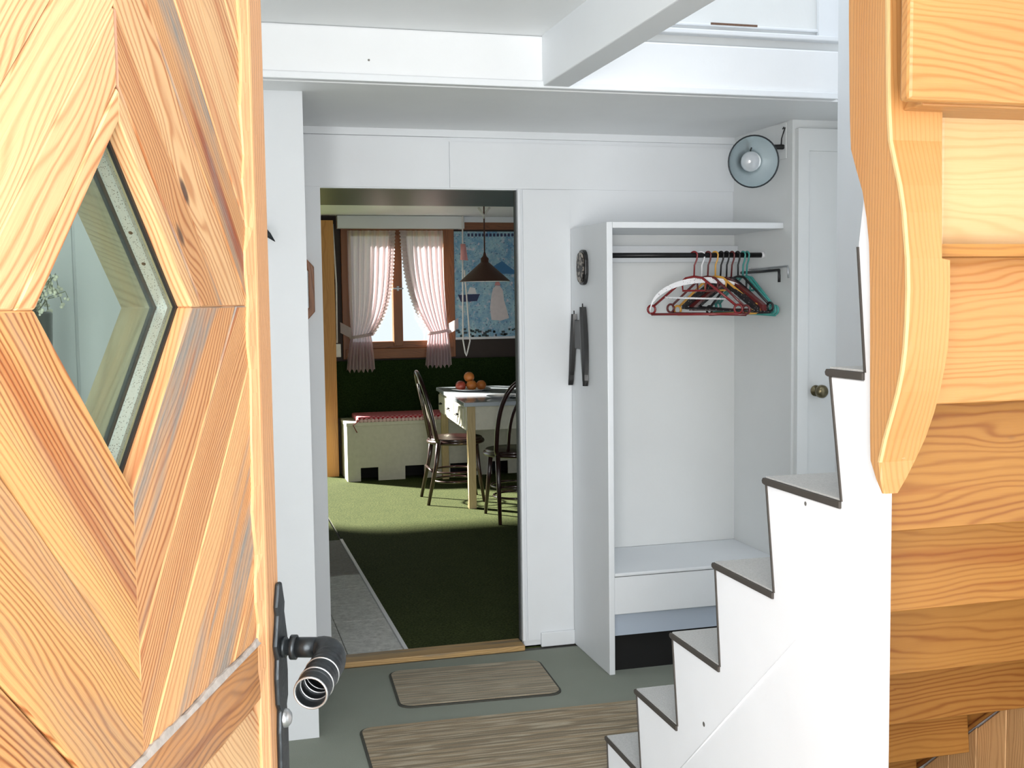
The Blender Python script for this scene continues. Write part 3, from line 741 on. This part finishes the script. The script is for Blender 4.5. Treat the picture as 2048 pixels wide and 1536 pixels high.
# ---------------- hangers (local: x = across the shoulders, z up, hook at origin)
def arcp(cx, cz, r, a0, a1, n=10): return [(cx+r*math.cos(a0+(a1-a0)*i/n), 0, cz+r*math.sin(a0+(a1-a0)*i/n)) for i in range(n+1)]
def make_hanger(mat, label, style, hookmat=None):
    t = thing('clothes_hanger', label, 'clothes hanger', (0, 0, 0), 0, 'clothes hangers on the black rod')
    hookp = arcp(0, 0, .0145, PI*1.25, PI*-.0, 12)[::1]
    hookp = [(.0145*math.cos(a), 0, .0145*math.sin(a)) for a in [PI*1.15-(PI*1.15)*i/12 for i in range(13)]]
    M().tube(hookp+[(.012, 0, -.018), (.002, 0, -.04), (0, 0, -.088)], .0036, 8).build('hook', hookmat or mat, t, world=False)
    if style == 'tube':
        w, top_, bot = .205, -.098, -.232
        b = M()
        b.tube([(-.175, 0, bot+.03), (-.10, 0, top_-.045), (-.035, 0, top_+.006), (0, 0, top_+.012), (.035, 0, top_+.006), (.10, 0, top_-.045), (.175, 0, bot+.03)], .0052, 8)
        b.build('shoulder', mat, t, world=False)
        for s_ in (-1, 1):
            M().tube([(s_*(.187)+.017*math.cos(a), 0, bot+.014+.017*math.sin(a)) for a in [2*PI*k/14 for k in range(14)]], .0048, 8, closed=True).build('end_loop', mat, t, world=False)
        M().tube([(-.187, 0, bot-.006), (.187, 0, bot-.006)], .0055, 8).build('bar', mat, t, world=False)
        M().tube([(-.052, 0, top_-.005), (-.048, 0, top_-.045), (.048, 0, top_-.045), (.052, 0, top_-.005)], .0045, 8).build('brace', mat, t, world=False)
    elif style == 'arch':
        rows = []
        for i in range(25):
            a = PI*(i/24); x = -.212*math.cos(a); z = -.225+.132*math.sin(a)**.9
            th = .009+.010*math.sin(a)
            rows.append([Vector((x, -.006, z-th)), Vector((x, .006, z-th)), Vector((x, .006, z+.004)), Vector((x, -.006, z+.004))])
        M().loft(rows).build('shoulder', mat, t, world=False)
        M().tube([(-.15, 0, -.165), (.0, 0, -.175), (.18, 0, -.185)], .004, 8).build('bar', mat, t, world=False)
    else:  # padded / flat wooden style
        b = M(); rows = []
        for i in range(17):
            q = -1+2*i/16; x = q*.205; z = -.098-.115*abs(q)**1.15
            rows.append([Vector((x, -.011, z-.013)), Vector((x, .011, z-.013)), Vector((x, .011, z+.010)), Vector((x, -.011, z+.010))])
        b.loft(rows).build('shoulder', mat, t, world=False)
        M().tube([(-.19, 0, -.222), (.19, 0, -.222)], .005, 8).build('bar', mat, t, world=False)
        for s_ in (-1, 1): M().tube([(s_*.19, 0, -.21), (s_*.19, 0, -.226)], .006, 8).build('bar_end', mat, t, world=False)
    return t
dm = NT('black beaded cover'); vo = dm.n.new('ShaderNodeTexVoronoi'); vo.inputs['Scale'].default_value = 110; dm.link(dm.obj(), vo.inputs['Vector'])
dm.link(dm.mix(dm.mapr(vo.outputs['Distance'], .16, .22), (.45, .42, .38), (.012, .010, .012)), dm.b.inputs['Base Color']); BEADED = dm.m
wm = NT('white perforated plastic'); vo = wm.n.new('ShaderNodeTexVoronoi'); vo.inputs['Scale'].default_value = 120; wm.link(wm.obj(), vo.inputs['Vector'])
wm.link(wm.mix(wm.mapr(vo.outputs['Distance'], .16, .22), (.25, .25, .27), (.82, .82, .84)), wm.b.inputs['Base Color']); PERFW = wm.m
HG = [('tube', REDP, None, 'red plastic hanger in front at the left of the row', 1388, 1297, 0),
      ('arch', PERFW, WHITEP, 'white arched hanger with dotted rim just behind the red one', 1402, 1302, .004),
      ('tube', MAROON, None, 'maroon plastic hanger right behind the white arched one', 1416, 1338, .0),
      ('tube', YELP, None, 'amber yellow plastic hanger in the middle of the row', 1430, 1348, .0),
      ('pad', BEADED, BLACKP, 'black beaded hanger, the first right of the amber one', 1442, 1372, .004),
      ('pad', MAROON, BLACKP, 'dark red flat hanger between the two black beaded hangers', 1453, 1384, 0),
      ('pad', BEADED, MAROON, 'black beaded hanger, the second one, near the teal hangers', 1464, 1400, .004),
      ('tube', BLACKP, None, 'plain black plastic hanger just left of the teal hangers', 1475, 1412, 0),
      ('tube', TEALP, None, 'teal plastic hanger, the nearer of the two at the right end', 1486, 1426, 0),
      ('tube', TEALP, None, 'teal plastic hanger hanging last at the right end', 1494, 1436, -.004)]
def project(p):
    d = Vector(p)-CAM; z = d.dot(_F); return 1024+F_PX*d.dot(_R)/z, 768-F_PX*d.dot(_U)/z
for k, (style, mt, hm_, lb, px, lpx, dzz) in enumerate(HG):
    h = make_hanger(mt, lb, style, hm_)
    X = onY(px, 508, YRD).x
    best = min(range(0, 80), key=lambda a: abs(project((X-.2*math.cos(math.radians(a)), YRD+.2*math.sin(math.radians(a)), zrod-.2))[0]-lpx))
    h.location = (X, YRD, zrod+.0)
    h.rotation_euler = (0, math.radians([0, -1.5, 1, -1, 2, 0, 3, -2, 1, 2][k]), -math.radians(best))

# ================================================================== WALL LAMP
lc = onY(1507, 323, 3.99)
wlm = thing('wall_lamp', 'round polished reflector spotlight on the niche wall', 'wall lamp', (XN, 4.1, lc.z))
aim = Vector((-.18, -.95, -.12)).normalized()
rot = (-aim).to_track_quat('Z', 'Y').to_matrix().to_4x4()   # local +Z points to the back of the lamp
TM = Matrix.Translation(lc) @ rot
M().lathe([(.098, -.002), (.1, .0), (.098, .004), (.092, .018), (.078, .038), (.055, .056), (.034, .066), (.033, .085), (.0, .086)], 40, TM).build('reflector', REFL, wlm, fix=False)
M().tube([TM @ Vector((.0985*math.cos(2*PI*k/40), .0985*math.sin(2*PI*k/40), 0)) for k in range(40)], .003, 8, closed=True).build('rim', IRON, wlm)
M().lathe([(0, .008), (.022, .011), (.036, .022), (.040, .036), (.034, .052), (.02, .064)], 28, TM).build('bulb', BULB, wlm)
M().tube([TM @ Vector((.0, .030, .058)), TM @ Vector((0, .052, .034))], .003, 6).build('bulb_clip', BLACKP, wlm)
bk = onX(1549, 294, XN-.03)
M().tube([TM @ Vector((0, 0, .08)), TM @ Vector((0, 0, .10)), bk, Vector((XN, bk.y, bk.z))], .008, 10).build('arm', BLACKP, wlm)
M().tube([bk+Vector((-.012, .0, -.001)), bk, bk+Vector((.0295, -.03, -.003))], .010, 10).build('clamp', BLACKP, wlm)
M().box(XN-.006, XN-.0005, 4.03, 4.12, bk.z-.05, bk.z+.09).build('wall_plate', GREYW, wlm, None, .002)
e = onX(1571, 252, XN-.006)
M().tube([Vector((XN-.012, bk.y-.02, bk.z+.005)), Vector((XN-.014, 4.05, bk.z+.03)), Vector((XN-.010, 4.03, bk.z+.07)), Vector((XN-.012, 4.045, e.z-.01)), Vector((XN-.003, 4.05, e.z))], .0025, 6).build('cable', BLACKP, wlm)
M().lathe([(.007, 0), (.007, .004), (0, .006)], 10, Matrix.Translation((XN, 4.05, e.z)) @ Matrix.Rotation(-PI/2, 4, 'Y')).build('cable_hole', HOLE, wlm)

# ================================================================== HALL SMALL THINGS
def roundrect(cx, cy, w, h, r, n=6, rot=0):
    pts = []
    for (sx, sy, a0) in ((1, 1, 0), (-1, 1, PI/2), (-1, -1, PI), (1, -1, 1.5*PI)):
        for i in range(n+1):
            a = a0+PI/2*i/n; x = sx*(w/2-r)+r*math.cos(a); y = sy*(h/2-r)+r*math.sin(a)
            pts.append((cx+x*math.cos(rot)-y*math.sin(rot), cy+x*math.sin(rot)+y*math.cos(rot)))
    return pts
def mat_(cx, cy, w, h, r, rot, mt, label):
    t = thing('door_mat', label, 'mat', (cx, cy, 0), rot, 'striped mats on the hall floor')
    M().prism(roundrect(0, 0, w, h, r), 0, .006, xy).build('rim', MATRIM, t, world=False)
    M().prism(roundrect(0, 0, w-.016, h-.016, r-.006), .0062, .010, xy).build('weave', mt, t, world=False, bevel=.002)
mat_(.958, 4.125, .615, .41, .05, math.radians(-3.2), MAT_S, 'small striped brown grey mat in front of the threshold')
mat_(1.02, 3.36, 1.12, .82, .045, math.radians(-1.5), MAT_L, 'large striped brown mat beside the foot of the stairs')

# octagonal wooden mirror frame on the strip of wall left of the doorway
oc = onY(612, 578, YB-.03)
mr = thing('wall_mirror', 'small dark wood octagonal wall mirror half hidden behind the white wall block', 'mirror', (.38, YB, oc.z))
zz0, zz1 = onY(620, 651, YB-.03).z, onY(620, 506, YB-.03).z; zm = (zz0+zz1)/2; hh = (zz1-zz0)/2
xr = onY(629, 578, YB-.03).x
def octo(w, h, c, k=1.0): return [(c-w, zm-h*.62), (c-w*.35, zm-h), (c+w*.35, zm-h), (c+w, zm-h*.62), (c+w, zm+h*.62), (c+w*.35, zm+h), (c-w*.35, zm+h), (c-w, zm+h*.62)]
cx = xr-.075
M().ringprism(octo(.075, hh, cx), octo(.052, hh*.8, cx), YB-.034, YB-.001, xz).build('frame', BROWNW, mr, (0, 0, 1), .003)
M().prism(octo(.053, hh*.81, cx), YB-.014, YB-.006, xz).build('mirror_glass', plain('mirror', (.5, .52, .52), .05, 1), mr)
# iron hook on the white wall block
p = onY(548, 478, 3.72)
ih = thing('coat_hook', 'dark iron hook with pointed tip on the white wall block', 'hook', (p.x-.05, 3.752, p.z))
M().tube([(p.x-.10, 3.751, p.z+.06), (p.x-.09, 3.71, p.z+.055), (p.x-.06, 3.66, p.z+.04), onY(527, 460, 3.66), onY(537, 470, 3.66), onY(550, 483, 3.66)], [.006, .008, .010, .011, .009, .001], 10).build('hook_arm', IRON, ih)
M().box(p.x-.125, p.x-.075, 3.744, 3.7515, p.z+.0, p.z+.11).build('hook_plate', IRON, ih, None, .003)
# vase with berried sprig seen through the diamond
vb = onY(84, 640, 3.3)
vs = thing('tall_vase', 'dark green vase of pale berried twigs seen through the diamond window of the open door', 'vase', (vb.x-.02, 3.3, 0))
VX = vb.x-.022
M().lathe([(0, 0), (.085, 0), (.095, .05), (.075, .5), (.055, 1.0), (.045, 1.3), (.05, 1.45), (.045, 1.455), (.038, 1.3)], 24, Matrix.Translation((VX, 3.3, 0))).build('vase_body', plain('dark green glaze', (.025, .032, .018), .3, coat=.4), vs)
twm = plain('pale olive twig', (.22, .24, .12), .7); bem = plain('cream berries', (.85, .86, .70), .35)
tw = M(); be = M()
for i in range(60):
    a = random.uniform(0, 2*PI); r = random.uniform(.015, .10); h = random.uniform(1.50, 1.60)-r*.4
    b = Vector((VX, 3.3, 1.44)); t_ = b+Vector((r*math.cos(a), r*math.sin(a), h-1.44)); mid = b.lerp(t_, .5)+Vector((0, 0, .02))
    dr = t_+Vector((.006*math.cos(a), .006*math.sin(a), -random.uniform(.0, .05)))
    tw.tube([b, mid, t_, dr], .0013, 5)
    for _ in range(3):
        pz = dr+Vector([random.uniform(-.008, .008) for _ in range(3)]); R_ = random.uniform(.0035, .006)
        be.lathe([(0, -R_), (R_*.7, -R_*.7), (R_, 0), (R_*.7, R_*.7), (0, R_)], 8, Matrix.Translation(pz))
tag(tw.build('twigs', twm, vs), kind='stuff'); tag(be.build('berries', bem, vs), kind='stuff')

# ================================================================== DINING ROOM
# honey pine cupboard edge at the left of the window, with pull cord and weight
pc = thing('door_3', 'honey coloured pine frame of the glazed garden door left of the window', 'door', (.9, 9.6, 0), kind='structure')
M().box(.962, 1.068, 9.46, 9.62, 0, 2.15).build('frame_post', HONEYW, pc, (0, 0, 1), .004)
M().box(-1.6, .96, 9.52, 9.62, 2.09, 2.15).build('frame_head', HONEYW, pc, (1, 0, 0), .004)
bc_ = thing('blind_cord', 'white blind cord with flat weight left of the curtains', 'blind cord', (1.12, 9.5, 1.0))
a, b = onY(665, 448, 9.5), onY(674, 686, 9.5)
M().tube([a, a.lerp(b, .5)+Vector((.012, 0, 0)), b], .008, 6).build('cord', CORDW, bc_)
c0 = onY(666, 688, 9.5); c1_ = onY(682, 714, 9.5)
M().box(c0.x, c1_.x, 9.49, 9.51, c1_.z, c0.z).build('weight', CORDW, bc_, None, .004)
# bench
bn = thing('corner_bench', 'cream painted bench with square notches along its base under the window', 'bench', (1.9, 9.3, 0))
BX0, BX1, BY, BZ = 1.10, 3.6, 9.13, .49
nts = []
for px0, px1 in ((722, 757), (811, 849), (901, 938)):
    nts.append((onY(px0, 950, BY).x, onY(px1, 950, BY).x))
nts += [(nts[-1][1]+.2, nts[-1][1]+.34), (nts[-1][1]+.54, nts[-1][1]+.68)]
poly = [(BX0, 0)]
for q0_, q1_ in nts: poly += [(q0_, 0), (q0_, .115), (q1_, .115), (q1_, 0)]
poly += [(BX1, 0), (BX1, BZ-.03), (BX0, BZ-.03)]
M().prism(poly, BY, BY+.02, xz).build('front_panel', BENCHW, bn, None, .003)
M().box(BX0, BX0+.02, BY+.0205, 9.59, 0, BZ-.03).build('end_panel', BENCHW, bn, None, .002)
M().box(BX0-.005, BX1, BY-.01, 9.59, BZ-.03, BZ).build('seat', BENCHW, bn, None, .004)
M().box(BX0+.03, BX1, BY+.15, BY+.16, 0.01, .2).build('notch_shade', HOLE, bn)  # black sheet painting the dark hollow seen through the notches
st('trim_13', M().box(1.07, 4.5, FY-.045, FY-.002, BZ, .97), VELVET, 'dark green upholstered wall panel behind the bench')
cu = thing('seat_cushion', 'red checked bench cushion with pale scalloped edge', 'cushion', (1.6, 9.3, BZ))
M().box(1.19, 2.5, BY+.0, 9.52, BZ+.001, BZ+.045).build('cushion_pad', GING, cu, None, .012, bseg=3)
fg = M()
x = 1.19
while x < 2.5:
    fg.lathe([(.0, -.004), (.016, -.003), (.016, .003), (0, .004)], 8, Matrix.Translation((x, BY-.004, BZ+.012)) @ Matrix.Rotation(PI/2, 4, 'X')); x += .031
tag(fg.build('scalloped_trim', FRINGE, cu), kind='stuff')
M().tube([(1.20, BY-.015, BZ+.02), (1.15, BY-.02, BZ-.02), (1.18, BY-.02, BZ-.08)], .004, 6).build('tie', REDP, cu)
# table
tx0, ty0 = 1.735, 7.62
tb = thing('dining_table', 'kitchen table with pale grey top and cream drawer side by the bench', 'table', (tx0, ty0, 0), math.radians(-4))
TWD, TLN, TH = .95, 1.47, .76
M().box(0, TWD, 0, TLN, TH-.03, TH).build('tabletop', TABTOP, tb, None, .006, world=False)
M().box(.02, TWD-.02, .05, .07, TH-.20, TH-.031).build('apron', TABSIDE, tb, None, .002, world=False)
M().box(.02, .04, .071, TLN-.05, TH-.20, TH-.031).build('apron', TABSIDE, tb, None, .002, world=False)
for yv in (.12, .57, 1.0):
    dr_ = M().box(.008, .0198, yv, yv+.40, TH-.18, TH-.05).build('drawer', TABSIDE, tb, None, .003, world=False)
    M().tube([(.008, yv+.19, TH-.11), (-.010, yv+.2, TH-.115), (-.010, yv+.24, TH-.115), (.008, yv+.25, TH-.11)], .006, 6).build('handle', BLACK, dr_, world=False)
for lx, ly in ((.03, .03), (TWD-.08, .03), (.03, TLN-.08), (TWD-.08, TLN-.08)):
    M().box(lx, lx+.055, ly, ly+.055, 0, TH-.031 if True else 0).build('leg', TABLEG, tb, (0, 0, 1), .003, world=False)
# plates and fruit
def plate_at(x, y, z, r, label, nm='plate'):
    o = M().lathe([(0, 0), (r*.55, 0), (r*.6, .004), (r*.98, .016), (r, .018), (r*.95, .017), (r*.6, .007), (0, .004)], 28).build(nm, PLATE)
    o.location = (x, y, z); tag(o, label, 'plate'); return o
plate_at(2.02, 8.62, TH+.001, .16, 'white plate under the oranges on the table')
plate_at(2.08, 7.90, TH+.001, .11, 'white plate near the front edge of the table')
fruit = plain('orange peel', (.50, .16, .03), .45, 0, .15, 200, .2)
fr2 = plain('ripe red apple skin', (.30, .05, .03), .35, 0, .2, 20)
fz = TH+.001+.018
for i, (dx, dy, dz_, r, mt, lb) in enumerate(((-.085, -.02, .032, .042, fr2, 'red apple at the left of the fruit on the plate'), (.0, -.03, .034, .043, fruit, 'orange in the middle of the fruit on the plate'), (.085, .0, .032, .040, fruit, 'orange at the right of the fruit on the plate'), (-.01, .01, .098, .042, fruit, 'orange on top of the fruit pile'))):
    o = M().lathe([(0, -r*.92), (r*.3, -r*.93), (r*.7, -r*.7), (r*.95, -r*.3), (r, .05*r), (r*.9, r*.45), (r*.6, r*.8), (r*.25, r*.94), (.004, r*.86), (0, r*.85)], 18).build('fruit', mt)
    o.location = (2.02+dx, 8.62+dy, TH+.006+dz_+.005); tag(o, lb, 'fruit', 'fruit on the table')

# bentwood chairs (local: faces +y, back at -y)
def make_chair(label):
    t = thing('bentwood_chair', label, 'chair', (0, 0, 0), 0, 'bentwood chairs at the dining table')
    sh = .46
    M().lathe([(0, sh-.012), (.17, sh-.012), (.195, sh-.016), (.2, sh), (.195, sh+.008), (.17, sh+.004), (0, sh+.001)], 28).build('seat', CHAIRW, t, world=False)
    M().tube([(.20*math.cos(2*PI*k/28), .20*math.sin(2*PI*k/28), sh-.02) for k in range(28)], .015, 8, closed=True).build('seat_ring', CHAIRW, t, world=False)
    for s_ in (-1, 1):
        M().tube([(s_*.125, .13, sh-.01), (s_*.14, .145, .25), (s_*.155, .18, 0)], [.017, .015, .011], 10).build('leg', CHAIRW, t, world=False)
        M().tube([(s_*.17, -.15, sh), (s_*.172, -.17, .3), (s_*.185, -.235, 0)], [.018, .016, .012], 10).build('leg', CHAIRW, t, world=False)
    hoop = []
    for i in range(25):
        a = PI*i/24
        hoop.append((-.185*math.cos(a), -.17-.11*(math.sin(a)**.8), sh+.02+(.47)*(math.sin(a)**.62)))
    M().tube([(-.17, -.15, sh-.02)]+hoop+[(.17, -.15, sh-.02)], .0155, 10).build('back_hoop', CHAIRW, t, world=False)
    inner = []
    for i in range(21):
        a = PI*i/20
        inner.append((-.10*math.cos(a), -.165-.09*(math.sin(a)**.8), sh+.01+.36*(math.sin(a)**.62)))
    M().tube(inner, .011, 8).build('inner_hoop', CHAIRW, t, world=False)
    for s_ in (-1, 1):
        M().tube([(s_*.04, -.19, sh), (s_*.045, -.235, sh+.25), (s_*.05, -.262, sh+.40)], .009, 8).build('slat', CHAIRW, t, world=False)
    for zz, r_ in ((.22, .165), (.15, .15)):
        M().tube([(r_*math.cos(2*PI*k/24), -.015+r_*math.sin(2*PI*k/24), zz) for k in range(24)], .008, 8, closed=True).build('stretcher_ring', CHAIRW, t, world=False)
    M().tube([(-.16, -.2, sh-.22), (.16, -.2, sh-.22)], .009, 8).build('stretcher', CHAIRW, t, world=False)
    return t
ch = make_chair('dark bentwood chair at the left long side of the table, seen from its side')
ch.location = (1.765, 8.05, .006); ch.rotation_euler = (0, 0, -PI/2-.05)
c2 = copy_tree(ch); c2['label'] = 'dark bentwood chair with its back towards the doorway at the near end of the table'
c2.location = (2.00, 7.27, .006); c2.rotation_euler = (0, 0, .06)

# curtains
def curtain(name_label, top0, top1, tie0, tie1, tail0, tail1, ztop, ztie, zbot, inner_right, y=9.53):
    t = thing('curtain', name_label, 'curtain', ((top0+top1)/2, y, zbot), 0, 'pink sheer window curtains')
    rows = []; NU = 64; NV = 40
    def span(v):
        if v < .80:
            q = v/.80; e = q**3.2
            if inner_right: return top0+(tie0-top0)*q**4, top1+(tie1-top1)*(.25*q+.75*q**4.5)
            return top0+(tie0-top0)*(.2*q+.8*q**3.0), top1+(tie1-top1)*q**3
        q = (v-.80)/.20; q = q**.7
        return tie0+(tail0-tie0)*q, tie1+(tail1-tie1)*q
    for j in range(NV+1):
        v = j/NV; a, b = span(v)
        z = ztop+(ztie-ztop)*(v/.80) if v < .80 else ztie+(zbot-ztie)*((v-.80)/.20)
        amp = .010+.008*math.sin(min(1, v/.8)*PI/2)
        if v > .8: amp = .02
        row = []
        for i in range(NU+1):
            u = i/NU
            zz = z + (.015*math.sin(u*40) if j == NV else 0)
            row.append(Vector((a+(b-a)*u, y+amp*math.sin(u*2*PI*8.0+.6*math.sin(v*5))+.004*math.sin(u*71+v*3), zz)))
        rows.append(row)
    M().grid(rows).build('sheer', CURT, t)
    # ruffle down the inner edge
    rr_ = []
    for j in range(0, 97):
        v = j/96*.8; a, b = span(v); z = ztop+(ztie-ztop)*(v/.8)
        e = b if inner_right else a; s_ = 1 if inner_right else -1
        wv = .008*math.sin(j*1.9)
        rr_.append([Vector((e-s_*.035, y-.012, z)), Vector((e-s_*.01, y-.012+wv, z)), Vector((e+s_*(.018+.006*math.sin(j*1.9)), y-.012+wv*1.4, z))])
    M().grid(rr_).build('ruffle', CURT2, t)
    # tie-back band
    M().tube([(tie0-.01, y, ztie-.015), ((tie0+tie1)/2, y-.045, ztie), (tie1+.01, y, ztie+.015)], .013, 8).build('tieback', CURT2, t)
    o0 = tie0 if inner_right else tie1; sg = -1 if inner_right else 1
    M().grid([[Vector((o0+sg*.09*q, y-.02+.012*math.sin(q*9), ztie+.02+.05*q+w_)) for q in (0, .3, .6, 1)] for w_ in (-.04, 0, .05)]).build('tieback_tail', CURT2, t)
    return t
X = lambda px, py: onY(px, py, 9.53).x
Z = lambda px, py: onY(px, py, 9.53).z
curtain('left pink sheer curtain tied back to the left of the window', X(694, 470), X(786, 470), X(702, 670), X(742, 670), X(693, 740), X(750, 740), Z(740, 461), Z(720, 672), Z(720, 742), True)
curtain('right pink sheer curtain tied back to the right of the window', X(803, 470), X(886, 470), X(858, 665), X(896, 665), X(850, 732), X(903, 732), Z(840, 461), Z(878, 664), Z(878, 733), False)

# poster
pz0, pz1 = onY(970, 678, FY-.012).z, onY(970, 463, FY-.012).z
px0_, px1_ = onY(905, 570, FY-.012).x, 3.05
po = thing('wall_poster', 'blue seaside poster with boat and white robed figure beside the window', 'poster', ((px0_+px1_)/2, FY-.01, pz0))
pm = NT('poster print'); n1 = pm.noise(pm.obj(), 9, 4, .7); n2 = pm.noise(pm.obj(), 26, 3, .6); n3 = pm.noise(pm.obj(), 60, 2)
cc = pm.mix(pm.mapr(n1, .35, .65), lin(95, 150, 190), lin(170, 208, 215)); cc = pm.mix(pm.mapr(n2, .56, .68), cc, lin(205, 205, 215)); cc = pm.mix(pm.mapr(n3, .6, .7), cc, lin(60, 85, 130))
pm.link(cc, pm.b.inputs['Base Color']); pm.b.inputs['Roughness'].default_value = .3
M().box(px0_, px1_, FY-.012, FY-.004, pz0, pz1).build('print', pm.m, po)
M().box(px0_, px1_, FY-.0155, FY-.0125, pz0, pz0+.02).build('border', WHITEP, po)
PX = lambda x, y: onY(x, y, FY-.014)
def flat(nm, pts, mt, off=.0):
    q = [PX(x, y) for x, y in pts]
    return M().prism([(v.x, v.z) for v in q], FY-.0150-off, FY-.0125-off, xz).build(nm, mt, po)
NAVY = plain('navy ink', lin(40, 50, 90), .5); ROBE = plain('pale robe ink', lin(226, 214, 214), .5); SKIN = plain('pink ink', lin(215, 150, 150), .5); DEEP = plain('deep blue ink', lin(60, 120, 170), .5)
flat('figure', [(983, 640), (980, 615), (983, 590), (986, 577), (992, 571), (1000, 572), (1006, 582), (1008, 600), (1014, 620), (1018, 636), (1003, 641)], ROBE)
flat('figure', [(989, 571), (991, 564), (998, 563), (1001, 571)], SKIN, .001)
flat('boat', [(916, 590), (960, 588), (954, 602), (922, 604)], NAVY); flat('boat', [(934, 588), (940, 574), (950, 576), (953, 588)], WHITEP)
flat('mountain', [(975, 540), (1004, 522), (1030, 542), (1030, 548), (975, 547)], DEEP)
flat('figure', [(920, 520), (923, 492), (931, 490), (936, 521)], SKIN)
lt = M()
for i in range(13):
    x = 935+i*7.3; q = PX(x, 467); r2 = PX(x+4.5, 473)
    lt.add([], [])
    lt.box(q.x, r2.x, FY-.0152, FY-.0126, r2.z, q.z)
tag(lt.build('lettering', NAVY, po), kind='stuff')
lt = M()
for i in range(34):
    x = 912+random.uniform(0, 118); yv = random.uniform(656, 672); q = PX(x, yv); r2 = PX(x+random.uniform(3, 8), yv+4)
    lt.box(q.x, r2.x, FY-.0150, FY-.0126, r2.z, q.z)
tag(lt.build('ground_strokes', plain('dark green ink', lin(50, 66, 70), .5), po), kind='stuff')

# pendant lamp
LY = 8.3
pl_ = onY(970, 563, LY)
pt = thing('pendant_lamp', 'brown conical pendant lamp over the dining table', 'pendant lamp', (pl_.x, LY, pl_.z))
zt_ = onY(968, 516, LY).z; rr0 = (onY(1019, 563, LY).x-onY(920, 563, LY).x)/2
TMx = Matrix.Translation((pl_.x, LY, pl_.z)); hgt = zt_-pl_.z
M().lathe([(rr0, 0), (rr0*.98, .004), (.035, hgt*.80), (.03, hgt*.82), (.03, hgt*.98), (.014, hgt*1.08), (.006, hgt*1.25)], 36, TMx).build('lamp_shade', SHADE, pt)
M().lathe([(rr0*.97, .001), (.034, hgt*.78)], 36, TMx).build('shade_lining', WHITEP, pt)
M().lathe([(0, -.0), (.03, .012), (.04, .04), (.03, .07), (.015, .09)], 16, TMx).build('bulb', BULB, pt)
M().tube([(pl_.x, LY, zt_), (pl_.x, LY, 2.19)], .0055, 6).build('lamp_cord', SHADE, pt)
zj = onY(968, 432, LY).z
for s_ in (-1, 1): M().tube([(pl_.x, LY, zj-.02), (pl_.x, LY, zj), (pl_.x+s_*.045, LY, zj+.065)], .008, 6).build('ceiling_bracket', CORDW, pt)
# pull cord
pc2 = thing('pull_cord', 'white looped pull cord with pink top hanging left of the pendant lamp', 'cord', (onY(930, 600, 9.3).x, 9.3, 1.0))
a, b, c_, d_ = onY(925, 432, 9.3), onY(926, 680, 9.3), onY(933, 712, 9.3), onY(940, 682, 9.3)
M().tube([a, b, b.lerp(c_, .8)+Vector((-.005, 0, 0)), c_, d_.lerp(c_, .8), d_, onY(934, 600, 9.3), onY(929, 540, 9.3)], .0065, 6).build('cord', CORDW, pc2)
a, b = onY(926, 488, 9.29), onY(926, 520, 9.29)
M().tube([a, b], .022, 8).build('cord_pull', SKIN, pc2)
bpy.context.view_layer.update()
